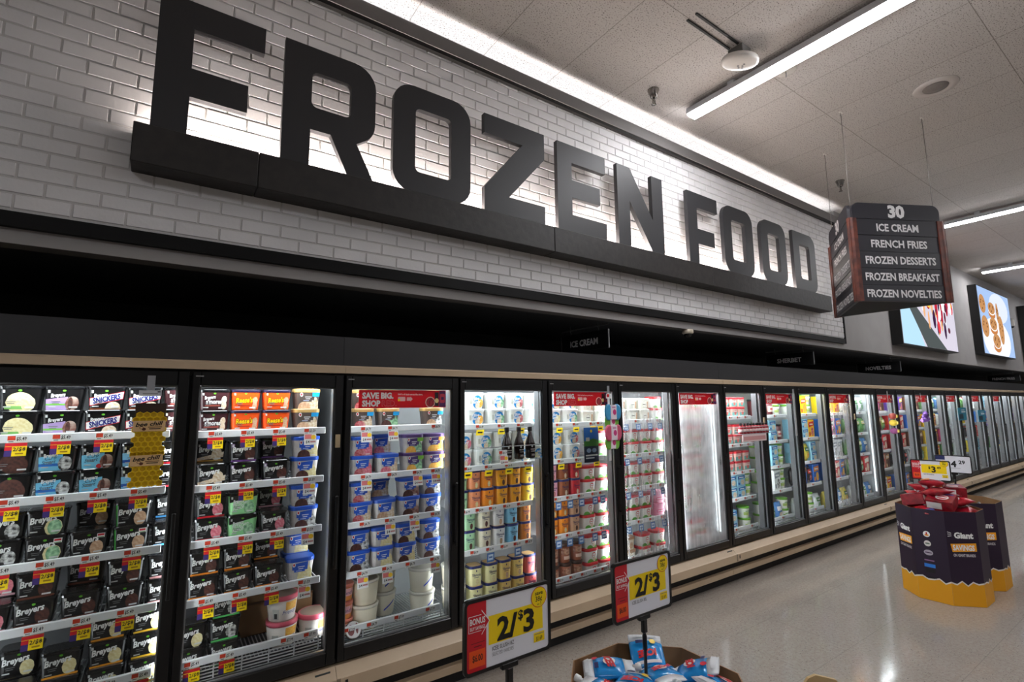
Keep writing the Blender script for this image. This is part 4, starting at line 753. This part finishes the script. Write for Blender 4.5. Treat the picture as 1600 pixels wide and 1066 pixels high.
# ------------------------------------------------------------------ things clipped to the doors
t = thing('clip_strip', 'clear hanging strip with grey tab holding the honeycomb trays', 'strip', (-.05, -.014, 1.945)); 
MB().box(-.016, .016, -.004, 0, -.075, .0, cm((150, 152, 156))).obj('tab', t); MB().add([(-.012, -.003, -.52), (.012, -.003, -.52), (.012, -.003, -.075), (-.012, -.003, -.075)], [(0, 1, 2, 3)], M_CLEAR).obj('strip', t)
b = MB(); b.box(-.045, .045, -.006, -.004, -.10, -.072, cm((200, 202, 206))); b.poly(rect(-.03, .03, -.09, -.086), GRY, y=-.0065); b.poly(rect(.028, .04, -.082, -.076), INK, y=-.0065); b.obj('price_card', t)
HCY = mat('yellow silicone', (236, 200, 20), .4); KRAFT = cm((222, 184, 130), .7)
def honeycomb(name, lab, x, z, y, card):
    t = thing(name, lab, 'ice tray', (x, y, z), group='honeycomb ice trays'); R = .0155; b = MB(); dx = R*1.732; cells = []
    for r_ in range(8):
        n_ = 4 if r_ % 2 == 0 else 5
        for c in range(n_): cells.append(((c-(n_-1)/2)*dx, -r_*R*1.5))
    hx = lambda cx, cz, r: [(cx+r*math.cos(math.radians(30+60*i)), cz+r*math.sin(math.radians(30+60*i))) for i in range(6)]
    for cx, cz in cells: b.prism(hx(cx, cz, R*1.02), -.012, .0, HCY, [hx(cx, cz, R*.78)]); b.poly(hx(cx, cz, R*.8), mat('yellow silicone deep', (214, 176, 16), .5), y=-.003)
    b.obj('tray', t)
    c = MB(); c.box(-.063, .063, -.0155, -.0135, -.078, -.028, KRAFT) ; c.text('bee chill', .0, -.042, .02, INK, y=-.0165, bold=.025, shear=.3, fit=.108, rot=.06); c.poly(ell(-.03, -.06, .008, .007, 10), cm((96, 52, 34)), y=-.0165); c.poly(ell(-.02, -.067, .008, .007, 10), cm((96, 52, 34)), y=-.0165); c.poly(ell(-.03, -.06, .006, .005, 10), KRAFT, y=-.0168); c.poly(rect(-.005, .05, -.06, -.056), cm((120, 84, 50)), y=-.0165); c.poly(rect(.0, .045, -.068, -.064), INK, y=-.0165); c.obj('paper_band', t)
    if card: MB().box(-.06, .062, .001, .003, -.02, .055, cm((52, 34, 24))).obj('backing_card', t)
honeycomb('honeycomb_tray', 'upper yellow honeycomb ice tray with kraft paper band on brown card', -.043, 1.755, -.034, True)
honeycomb('honeycomb_tray', 'lower yellow honeycomb ice tray hanging under the other one', -.043, 1.593, -.022, False)
t = thing('clip_strip', 'thin white hanging strip holding ring toys by syrup door', 'strip', (3.085, -.014, 1.94))
MB().box(-.014, .014, -.004, 0, -.06, .0, cm((150, 152, 156))).obj('tab', t); MB().box(-.012, .012, -.0035, -.001, -.62, -.06, cm((226, 228, 230))).obj('strip', t)
b = MB(); b.box(-.03, .03, -.006, -.004, -.105, -.065, WHT); b.poly(rect(-.022, .005, -.095, -.07), RED, y=-.0065); b.obj('price_card', t)
for i, (z, c, n_) in enumerate(((1.72, (70, 160, 210), 'blue ring toy, highest on the hanging strip'), (1.645, (120, 190, 70), 'green ring toy just below the blue one'), (1.55, (210, 90, 120), 'pink ring toy on the hanging strip'), (1.47, (120, 190, 70), 'green ring toy, lowest on the strip'))):
    w_ = 1.0 if i % 2 == 0 else .84; x = 3.10; y = -.045 if i % 2 == 0 else -.03
    t = thing('ring_toy', n_, 'toy', (x, y, z), group='ring toys on the strip')
    b = MB(); sd = mat('toy %d %d %d' % c, c, .4)
    for sx in (-1, 1): b.rings([[(sx*.052*w_+rr*.042*w_*math.cos(a), yy, rr*.068*w_*math.sin(a)) for a in [2*PI*k/18 for k in range(18)]] for rr, yy in ((.8, .012), (1, .006), (1, -.006), (.8, -.012))], sd, smooth=True)
    b.obj('ring', t)
    b = MB(); b.box(-.036*w_, .036*w_, -.014, .0125, -.06*w_, .06*w_, cm((240, 226, 236)), .003); b.poly(ell(.008, .0, .02, .024, 14), cm((206, 60, 130)), y=-.0145); b.poly(rect(-.02, .02, .035, .045), cm((200, 120, 170)), y=-.0145); b.obj('paper_sleeve', t)
t = thing('poster', 'dark blue and green advertising poster on the ring toy door', 'poster', (2.83, .022, 1.318))
b = MB(); b.prism(rect(0, .16, 0, .28), 0, .002, cm((28, 40, 66))); b.poly(rect(0, .16, .16, .28), mat('poster sky', (40, 110, 190), .5), y=-.0006); b.poly([(0, .13), (.16, .13), (.16, .175), (.1, .19), (0, .17)], cm((70, 130, 50)), y=-.001)
b.poly(rect(.02, .06, .17, .2), cm((210, 200, 190)), y=-.0014); b.poly(rect(.015, .145, .05, .062), WHT, y=-.001); b.poly(rect(.015, .11, .03, .04), WHT, y=-.001); b.poly(ell(.05, .095, .025, .018), cm((160, 180, 210)), y=-.001); b.poly(ell(.11, .095, .025, .018), cm((160, 180, 210)), y=-.001); b.poly(ell(.08, .25, .012, .012), cm((246, 214, 60)), y=-.001); b.obj('print', t)
# syrup rack and bottles on the fourth door
t = thing('bottle_rack', 'clear plastic rack on the door glass holding brown syrup bottles', 'rack', (1.80, -.012, 1.40))
b = MB(); W = .50; b.add([(0, -.088, 0), (W, -.088, 0), (W, 0, 0), (0, 0, 0), (0, -.088, .1), (W, -.088, .1), (W, 0, .1), (0, 0, .1)], [(0, 1, 2, 3), (0, 1, 5, 4), (1, 2, 6, 5), (3, 0, 4, 7)], M_CLEAR); b.obj('tray', t)
b = MB(); b.tube([(0, -.088, .10), (W, -.088, .10)], .003, SILVER); b.tube([(0, 0, .10), (0, -.088, .10)], .003, SILVER); b.tube([(W, 0, .10), (W, -.088, .10)], .003, SILVER); b.obj('rail', t)
t2 = link('price_tag', tag_meshes('pink', '$4.19')[0], None, (1.955, -.1025, 1.475), label='white price tag clipped on the front of the syrup rack', category='price tag'); link('sale_card', tag_meshes('pink', '$4.19')[1], t2)
BRN = mat('brown syrup bottle', (28, 14, 12), .2)
for i, x in enumerate((2.02, 2.125, 2.225)):
    t = thing('syrup_bottle', 'dark brown syrup bottle, %s in the clear door rack' % ('nearest its tag', 'middle one', 'farthest along')[i], 'bottle', (x, -.055, 1.4045), group='brown syrup bottles in the door rack')
    b = MB(); b.lathe([(.03, 0), (.036, .006), (.037, .10), (.03, .125), (.016, .165), (.014, .195)], BRN, n=18)
    decals(b, lambda u, t_, e: ((.037+e)*math.sin(u), -(.037+e)*math.cos(u), t_*.1), [('e', -.2, .86, .16, .08, WHT), ('b', -.5, .55, .62, .68, cm((210, 200, 196))), ('b', -.45, .5, .48, .53, cm((190, 180, 176))), ('b', -.4, .4, .15, .35, cm((90, 70, 64))), ('b', -.3, .35, .2, .3, cm((200, 190, 186)))], .07, .1); b.obj('bottle', t)
    MB().lathe([(.016, .193), (.017, .197), (.017, .222), (.015, .225)], mat('bottle cap', (18, 16, 16), .4), n=14).obj('cap', t)
# red bottle rack on the eighth door
t = thing('bottle_rack', 'white wire rack of small red bottles on a freezer door', 'rack', (4.93, -.014, 1.46))
b = MB(); W = .60; b.box(0, W, -.075, 0, 0, .004, cm((170, 172, 174)));
for z in (.03, .075): b.tube([(0, 0, z), (0, -.075, z), (W, -.075, z), (W, 0, z)], .003, SILVER, 5)
b.obj('basket', t); b = MB(); b.box(0, .46, -.078, -.076, -.075, .0, cm((226, 206, 206))); b.poly(rect(.02, .44, -.06, -.02), cm((208, 150, 150)), y=-.0785); b.obj('price_panel', t)
for i in range(9):
    t = thing('topping_bottle', 'small red topping bottle, %s along the wire door rack' % ORD[i], 'bottle', (4.975+.062*i, -.05, 1.4645), group='red topping bottles in the wire rack')
    b = MB(); b.lathe([(.024, 0), (.026, .004), (.026, .07), (.014, .085)], cm((150, 20, 34), .3), n=12); b.lathe([(.0262, .02), (.0262, .05)], cm((226, 200, 196)), n=12); b.obj('bottle', t)
    MB().lathe([(.014, .084), (.014, .105), (.008, .112)], cm((20, 20, 22)), n=10).obj('cap', t)
t = thing('clip_strip', 'empty white hanging strip on the door past the bottle rack', 'strip', (6.20, -.014, 1.945)); MB().box(-.014, .014, -.004, 0, -.05, 0, cm((170, 172, 176))).obj('tab', t); MB().box(-.02, .02, -.004, -.002, -.55, -.05, cm((190, 194, 198))).obj('strip', t)
t = thing('clip_strip', 'white hanging strip with three round toys, far doors', 'strip', (9.05, -.014, 1.945)); MB().box(-.012, .012, -.004, -.002, -.62, 0, cm((200, 204, 206))).obj('strip', t)
for i, (z, c) in enumerate(((1.57, (150, 60, 50)), (1.47, (210, 180, 60)), (1.35, (130, 60, 110)))):
    t = thing('round_toy', 'round toy, %s of three on the far strip' % ('highest', 'middle', 'lowest')[i], 'toy', (9.07, -.05, z), group='round toys on the far strip'); MB().lathe([(.02, -.045), (.045, -.03), (.055, 0), (.045, .03), (.02, .045)], mat('toy f%d' % i, c, .4), n=14).obj('body', t); MB().box(-.025, .025, -.062, -.05, -.02, .02, cm((230, 200, 90))).obj('badge', t)
t = thing('flower_pick', 'purple cluster ornament hanging from a far freezer door', 'ornament', (10.45, -.05, 1.53)); b = MB(); rg2 = random.Random(4)
for i in range(14): a = rg2.uniform(0, 6.28); r_ = rg2.uniform(.01, .14); b.lathe([(.012, -.04), (.04, 0), (.012, .04)], cm(((78, 40, 110), (110, 70, 150))[i % 2]), c=(r_*math.cos(a)*1.3, rg2.uniform(-.01, .01), r_*math.sin(a)*.7), n=8)
b.obj('blossoms', t); MB().tube([(0, .03, 0), (0, .03, .4)], .003, SILVER).obj('hanger', t)
for x, z0, z1, lab in ((12.35, 1.42, 1.66, 'teal notice on a far freezer door with dark picture'), (13.62, 1.36, 1.60, 'rounded teal notice on the next far freezer door')):
    t = thing('door_notice', lab, 'notice', (x, -.016, z0), group='teal notices on the far doors'); b = MB(); b.prism(rrect(0, .5, 0, z1-z0, .02), 0, .003, cm((40, 124, 150))); b.poly(rect(.05, .3, .03, .12), cm((30, 50, 64)), y=-.001); b.poly(rect(.2, .45, .15, .17), WHT, y=-.001); b.poly(rect(.2, .4, .19, .2), WHT, y=-.001); b.obj('panel', t)

# ------------------------------------------------------------------ price sign stands
def stand(name, loc, rz, label, title, sub, zb, price='2/$3', small=True, blue=False, group=None, pole_to=0.0, br_=.13, W=.315, Hs=.205):
    t = thing(name, label, 'sign', (loc[0], loc[1], 0), (0, 0, rz), group)
    f = MB(); f.prism(rrect(-W/2, W/2, zb, zb+Hs, .016), -.006, .006, BLK, [rrect(-W/2+.009, W/2-.009, zb+.009, zb+Hs-.009, .01)]); f.obj('frame', t)
    b = MB(); w2 = W/2-.009; b.prism(rect(-w2, w2, zb+.009, zb+Hs-.009), -.003, .004, cm((232, 232, 238)))
    y = -.0036; x0 = -w2
    if not blue:
        b.poly(rect(x0, x0+.066, zb+.009, zb+Hs-.009), RED, y=y); b.poly(rect(x0+.008, x0+.062, zb+.02, zb+.066), cm((238, 84, 20)), y=y-.0004)
        b.text('$6.00', x0+.036, zb+.045, .018, INK, y=y-.0008, bold=.015, fit=.034); b.poly(rect(x0+.014, x0+.06, zb+.084, zb+.086), cm((110, 10, 20)), y=y-.0004); b.poly(rect(x0+.024, x0+.05, zb+.074, zb+.077), cm((110, 10, 20)), y=y-.0004)
        ar = [(x0+.006, zb+.115), (x0+.05, zb+.115), (x0+.05, zb+.103), (x0+.078, zb+.137), (x0+.05, zb+.172), (x0+.05, zb+.160), (x0+.006, zb+.160)]
        b.poly([(p+(0 if p < x0+.02 else .0), q) for p, q in ar], WHT, y=y-.0004); cx, cz = x0+.038, zb+.1375
        b.poly([(cx+(p-cx)*.94+(-.0005), cz+(q-cz)*.93) for p, q in ar], RED, y=y-.0008)
        b.text('BONUS', x0+.036, zb+.145, .017, WHT, y=y-.0012, bold=.03, fit=.052); b.text('BUY SAVINGS', x0+.036, zb+.126, .010, WHT, y=y-.0012, bold=.02, fit=.050)
        b.poly(rect(x0+.074, w2-.022, zb+.068, zb+.148), YEL, y=y-.0003)
        if price == '2/$3': b.text('2/', x0+.140, zb+.107, .064, INK, y=y-.0016, bold=.035, fit=.074); b.text('$', x0+.189, zb+.128, .027, INK, y=y-.0016, bold=.03); b.text('3', x0+.220, zb+.107, .064, INK, y=y-.0016, bold=.035, fit=.042)
        else: b.text('$', x0+.135, zb+.120, .022, INK, y=y-.0016, bold=.03); b.text('3', x0+.165, zb+.106, .056, INK, y=y-.0016, bold=.03); b.text('49', x0+.205, zb+.122, .022, INK, y=y-.0016, bold=.02)
        b.text(title, x0+.086, zb+.056, .012, INK, y=y-.0008, bold=.0, align='l', fit=.078)
        if sub: b.text(sub, x0+.086, zb+.040, .010, GRY, y=y-.0008, align='l', fit=.076)
        b.poly(rect(w2-.058, w2-.016, zb+.032, zb+.060), YEL, y=y-.0004); b.text('$1.69', w2-.037, zb+.042, .012, INK, y=y-.0008, bold=.01, fit=.024); b.poly(rect(w2-.055, w2-.019, zb+.054, zb+.056), GRY, y=y-.0008)
        b.poly(ell(w2-.036, zb+.163, .031, .031, 24), RED, y=y-.0009); b.poly(ell(w2-.036, zb+.163, .029, .029, 24), YEL, y=y-.0013); b.text('save', w2-.036, zb+.176, .012, INK, y=y-.0017, bold=.02, fit=.03); b.text('38\u00a2', w2-.037, zb+.159, .016, INK, y=y-.0017, bold=.01, fit=.026); b.text('on 2', w2-.036, zb+.143, .007, INK, y=y-.0017, fit=.016)
    else:
        b.poly(rect(x0, x0+.075, zb+.13, zb+Hs-.009), NAVY, y=y); b.text('$', x0+.10, zb+.108, .026, INK, y=y-.0008, bold=.03); b.text('4', x0+.14, zb+.095, .06, INK, y=y-.0008, bold=.04); b.text('29', x0+.205, zb+.115, .036, INK, y=y-.0008, bold=.03); b.poly(rect(x0+.085, x0+.19, zb+.05, zb+.053), GRY, y=y-.0008)
    b.obj('price_card', t)
    p = MB(); p.box(-.03, .03, -.008, .008, zb-.014, zb+.004, BLK, .003); p.box(-.011, .011, -.008, .008, zb-.06, zb-.012, BLK, .003); p.obj('clamp', t)
    p = MB(); p.lathe([(.006, pole_to+.01), (.006, zb-.12), (.0085, zb-.118), (.0085, zb-.07), (.0065, zb-.066), (.0065, zb-.058)], BLK, n=12); p.obj('pole', t)
    p = MB(); p.lathe([(br_, pole_to), (br_, pole_to+.008), (.02, pole_to+.014)], BLK, n=24); p.obj('base', t)
stand('price_sign', (.905, -1.70, 0), 0.0, 'nearest bonus savings price sign on a black pole, two for three dollars', 'ICEE SLUSH 8Z', 'SELECTED VARIETIES', 1.018)
stand('price_sign', (1.505, -1.70, 0), 0.0, 'bonus savings price sign rising from the bin of blue pouches', 'ICEE SLUSH 80L', None, 1.012, pole_to=.602, br_=.05)
stand('price_sign', (6.08, -1.29, 0), -PI/2+.12, 'small yellow and red price sign above bin of red bags', 'SELECTED VARIETIES', None, 1.035, price='3', pole_to=.642, br_=.05, W=.30, Hs=.19)
stand('price_sign', (6.72, -1.30, 0), -PI/2+.1, 'plain white price sign on the second purple bin', '', None, 1.05, blue=True, pole_to=.557, br_=.05, W=.29, Hs=.18)

# ------------------------------------------------------------------ dump bins
def octo(sx, sy, c=.33):
    a, b = sx/2, sy/2; return [(-a, -b+c*b*2*.9), (-a+c*a*2*.9, -b), (a-c*a*2*.9, -b), (a, -b+c*b*2*.9), (a, b-c*b*2*.9), (a-c*a*2*.9, b), (-a+c*a*2*.9, b), (-a, b-c*b*2*.9)]
def bin_(loc, sx, sy, h, label, outer, printed, fill=.60):
    t = thing('cardboard_bin', label, 'bin', loc, group='cardboard display bins'); o = octo(sx, sy); i_ = [(x*.985, y*.985) for x, y in o]; b = MB()
    n = 8
    for k in range(n):
        (x0, y0), (x1, y1), (a0, b0), (a1, b1) = o[k], o[(k+1) % n], i_[k], i_[(k+1) % n]
        b.add([(x0, y0, 0), (x1, y1, 0), (x1, y1, h), (x0, y0, h)], [(0, 1, 2, 3)], outer); b.add([(a0, b0, 0), (a1, b1, 0), (a1, b1, h), (a0, b0, h)], [(3, 2, 1, 0)], CARD); b.add([(x0, y0, h), (x1, y1, h), (a1, b1, h), (a0, b0, h)], [(0, 1, 2, 3)], CARD)
    if printed:
        yel = mat('bin yellow', (226, 158, 16), .5); tw = cm((226, 220, 214))
        for k in range(n):
            p, q = Vector(o[k]), Vector(o[(k+1) % n]); d_ = q-p; L_ = d_.length; d_ = d_/L_; nr = Vector((d_.y, -d_.x))
            fr = lambda a, z, y, p=p, d_=d_, nr=nr: (p.x+d_.x*a-nr.x*y, p.y+d_.y*a-nr.y*y, z)
            js = [.185+.012*math.sin(7.3*(k*1.7+f/6*3))+.008*math.sin(23*(k+f/6)) for f in range(7)]; js[0] = .19; js[6] = .19
            b.poly([(0, .002), (L_, .002)] + [(L_*f/6, js[f]+.012) for f in range(6, -1, -1)], tw, fr, -.0008); b.poly([(0, .002), (L_, .002)] + [(L_*f/6, js[f]) for f in range(6, -1, -1)], yel, fr, -.0014)
            if k == 7:
                c = L_*.42; bz = .56
                b.poly(ell(c, bz+.02, .026, .026), WHT, fr, -.002); b.poly(ell(c, bz+.012, .016, .008), cm((240, 150, 30)), fr, -.0026); b.poly(ell(c, bz+.026, .006, .012), cm((200, 40, 40)), fr, -.0026); b.poly(ell(c, bz-.062, .026, .026), cm((214, 210, 206)), fr, -.002); b.poly(ell(c, bz-.062, .018, .006), cm((90, 110, 90)), fr, -.0026)
                b.poly(ell(c, bz-.142, .034, .024), cm((176, 168, 180)), fr, -.002); b.poly(rect(c-.024, c+.024, bz-.146, bz-.138), cm((60, 30, 70)), fr, -.0026); b.poly(rect(c-.036, c+.036, bz-.215, bz-.205), cm((150, 110, 150)), fr, -.002)
                b.poly(rect(c-.04, c+.04, bz-.27, bz-.24), cm((40, 120, 210)), fr, -.002); b.poly(rect(c-.036, c+.036, bz-.315, bz-.285), INK, fr, -.002); b.text('COMPANION', c, bz-.355, .018, INK, fr, -.002, bold=.03, fit=.08)
            if k in (0, 6, 2):
                c = L_*.5; hs = min(1, L_/.22)
                b.text('Giant', c+.01, .60, .05, WHT, fr, -.002, bold=.05, fit=.15*hs); b.poly([(c-.1*hs, .525), (c+.1*hs, .535), (c+.1*hs, .465), (c-.09*hs, .455)], cm((246, 166, 30)), fr, -.002); b.text('SAVINGS', c, .495, .046, WHT, fr, -.0026, bold=.04, fit=.17*hs); b.text('ON GIANT BRANDS', c, .43, .024, cm((200, 196, 200)), fr, -.002, bold=.03, fit=.17*hs)
                for q_ in (-.014, .006, .024): b.poly([(c-.115*hs, .60+q_), (c-.085*hs, .60+q_*.6), (c-.085*hs, .604+q_*.6), (c-.115*hs, .606+q_)], WHT, fr, -.002)
    b.obj('bin_wall', t)
    c = MB(); c.poly([(x*.98, y*.98) for x, y in o], CARD, fr=lambda a, c_, y: (a, c_, y), y=fill); c.obj('false_floor', t); return t
PURP = mat('bin purple', (34, 16, 42), .5)
bin_((1.48, -1.77, 0), .60, .60, .81, 'near brown cardboard bin filled with blue slush pouches', CARD, False)
bin_((6.12, -1.30, 0), .60, .60, .80, 'purple and yellow printed bin heaped with red bags', PURP, True, .64)
bin_((6.76, -1.30, 0), .60, .60, .80, 'second purple printed bin standing behind the heaped one', PURP, True, .555)
# blue slush pouches
PBL = mat('pouch blue', (28, 140, 214), .2, bump=.3, scale=18, c2=(36, 154, 226)); PWH = mat('pouch white', (226, 230, 234), .2, bump=.3, scale=18)
def pouch_meshes(v):
    b = MB(); w_, d_, h_ = .13, .046, .19; rs = []
    for k in range(11):
        t_ = k/10; f = (1-abs(2*t_-.9)**2.6) if t_ < .95 else .1; f = max(f, .06); ww = w_/2*(1-.25*max(0, t_-.7)/.3); rs.append([(ww*math.cos(a), d_/2*f*math.sin(a)*(1+.1*math.sin(4*a+k)), t_*h_) for a in [2*PI*i/16 for i in range(16)]])
    b.rings(rs[:3], PWH, smooth=True); b.rings(rs[2:9], PBL, smooth=True); b.rings(rs[8:], PWH, smooth=True)
    for sgn in (1, -1):
        cf = lambda u, t_, e: (sgn*u*w_/2*.92, -sgn*(d_/2*max(.06, 1-abs(2*t_-.9)**2.6)*math.sqrt(max(.05, 1-(u*.92)**2))*1.1+.002+e*3), t_*h_)
        decals(b, cf, [('b', -.75, .75, .03, .12, PWH)] + ([('e', .05, .52, .42, .12, WHT)] if v else [('b', -.8, .8, (.62, .7), (.68, .76), WHT)]) + [('t', 'ICEE', .05, .52, .14, cm((206, 24, 40)), dict(bold=.06, shear=.2, rot=.2, fit=.085)), ('e', -.4, .24, .2, .06, cm((240, 210, 60)) if v == 0 else cm((206, 40, 60))), ('b', .2, .7, .22, .3, NAVY)], w_, h_)
    m1 = b.mesh('bag'); c = MB(); c.lathe([(.008, h_-.006), (.008, h_+.005), (.0125, h_+.006), (.0125, h_+.024), (.010, h_+.026)], WHT, n=12); return m1, c.mesh('cap')
PM = [pouch_meshes(v) for v in range(3)]
rp = random.Random(21); n = 0
def place(px, py, zc, a, tx, ty, hc, th):
    q = Matrix.Rotation(a, 4, 'Z') @ Matrix.Rotation(PI/2+tx, 4, 'X') @ Matrix.Rotation(ty, 4, 'Y'); off = q @ Vector((0, 0, hc)); return (px-off.x, py-off.y, zc-off.z), q.to_euler()
for layer, zz in enumerate((.665, .715, .76, .80)):
    pts = [(-.155, -.10), (0, -.11), (.155, -.10), (-.155, .10), (0, .10), (.155, .10)] if layer % 2 == 0 else [(-.10, -.15), (-.10, 0), (-.10, .15), (.11, -.15), (.11, 0), (.11, .15)]
    if layer == 3: pts = [(-.17, .09), (-.03, .19), (.13, .15), (.19, .0), (.08, .04), (-.07, .05), (-.19, -.06), (.05, -.1), (-.08, -.12), (.19, -.14)]
    for i, (gx, gy) in enumerate(pts):
        n += 1; v = n % 3; k = .10 if layer < 2 else .28 if layer == 2 else .5
        a = (0 if layer % 2 == 0 else PI/2)+rp.choice((0, PI))+rp.uniform(-.3, .3)*(1+(layer > 1)*1.6)
        if layer == 3: a = rp.uniform(0, 6.28)
        l_, e_ = place(1.48+gx, -1.77+gy, zz, a, rp.uniform(-k, k), rp.uniform(-k, k)*.6, .105, 0)
        t = thing('slush_pouch', 'blue and white slush pouch, %s of the %s layer in the near bin' % (ORD[i], ('lowest', 'second', 'third', 'topmost')[layer]), 'pouch', l_, e_, group='blue slush pouches in the near bin'); link('bag', PM[v][0], t); link('cap', PM[v][1], t)
# red bags in the far bin
def redbag(v):
    b = MB(); c = [(178, 20, 44), (196, 28, 46), (150, 14, 36)][v]; mt = mat('red snack bag %d' % v, c, .3, bump=.3, scale=20, c2=tuple(x//2+x//4 for x in c))
    if v == 2: b.box(-.10, .10, -.05, .05, 0, .18, mt, .004); b.poly(rect(-.09, .02, -.03, .03), cm((226, 222, 220)), fr=lambda a, c_, y: (a, c_, y), y=.1806); b.poly(rect(-.09, .05, -.03, .03), cm((226, 222, 220)), fr=lambda a, c_, y: (a, c_, y), y=-.0006); sf = lambda s: (lambda u, t_, e: (s*u*.1, -s*(.0505+e), t_*.18))
    else:
        b.rings([[(.10*math.cos(a)*(1-.06*math.sin(PI*t_)), (.045*math.sin(PI*t_)+.003)*math.sin(a)*(1+.12*math.sin(3*a+9*t_)), t_*.20) for a in [2*PI*i/16 for i in range(16)]] for t_ in [k/8 for k in range(9)]], mt, smooth=True); sf = lambda s: (lambda u, t_, e: (s*u*.095, -s*(.045*math.sin(PI*t_)*math.sqrt(max(.05, 1-u*u))*1.12+.004+e*3), t_*.20))
    for s in (1, -1): decals(b, sf(s), [('e', -.1, .55, .5, .24, WHT), ('e', -.1, .55, .4, .17, cm((200, 30, 50))), ('b', -.5, .3, .5, .6, WHT), ('b', .35, .8, .15, .4, cm((200, 200, 204))), ('b', -.8, -.1, .14, .24, cm((60, 70, 140)) if v else cm((236, 140, 60)))], .2, .2)
    return b.mesh('snack_bag')
RM = [redbag(v) for v in range(3)]; n = 0; rp = random.Random(5)
for layer, (zz, pts) in enumerate(((.69, [(-.105, -.105), (.105, -.105), (-.105, .105), (.105, .105)]), (.775, [(-.18, .0), (.05, -.17), (.19, .02), (-.02, .16), (.0, -.0)]), (.86, [(-.17, -.08), (.02, -.14), (.15, -.04), (-.10, .12), (.11, .15)]), (.935, [(-.10, -.03), (.09, -.09), (.06, .10)]), (1.0, [(.0, .02)]))):
    for i, (gx, gy) in enumerate(pts):
        n += 1; v = (n*2) % 3 if layer else n % 2; k = (.05, .2, .35, .45, .5)[layer]
        l_, e_ = place(6.12+gx, -1.30+gy, zz, rp.uniform(0, 6.28) if layer else PI/2*rp.randrange(4), rp.uniform(-k, k), rp.uniform(-k, k)*.6, .1, 0)
        link('snack_bag' if v != 2 else 'snack_box', RM[v], None, l_, e_, label='red and white snack %s, %s of the %s layer in the purple bin' % ('box' if v == 2 else 'bag', ORD[i], ('lowest', 'second', 'third', 'fourth', 'topmost')[layer]), category='bag' if v != 2 else 'box', group='red snack bags in the purple bin')
for i, (gx, gy, c) in enumerate(((-.15, -.12, 'bag_green'), (.05, -.14, 'bag_black'), (-.15, .02, 'bag_black'), (.06, .0, 'bag_green'), (-.06, .15, 'bag_black'))):
    nm = K[c]; link('frozen_bag', nm[6], None, (6.76+gx, -1.30+gy, .5565), (0, 0, .15*i), label='%s, %s one inside the second purple bin' % (nm[1].replace('frozen', 'snack'), ORD[i]), category='bag', group='bags inside the second purple bin')
# tan rounded board in front of the viewer
t = thing('tan_board', 'tan board with a rounded top poking up from the lower edge', 'board', (2.165, -2.0, .001), (0, 0, -.55))
b = MB(); b.prism([(-.08, .0), (.08, .0), (.08, .675), (.05, .718), (-.03, .738), (-.06, .728), (-.08, .705)], -.006, .006, mat('tan paper', (206, 178, 130), .6, c2=(200, 170, 120), scale=8)); b.obj('board', t)
b = MB(); b.box(-.09, -.078, -.008, .008, 0, .69, BLK); b.box(-.10, .10, -.09, .09, 0, .008, BLK); b.obj('stand', t)
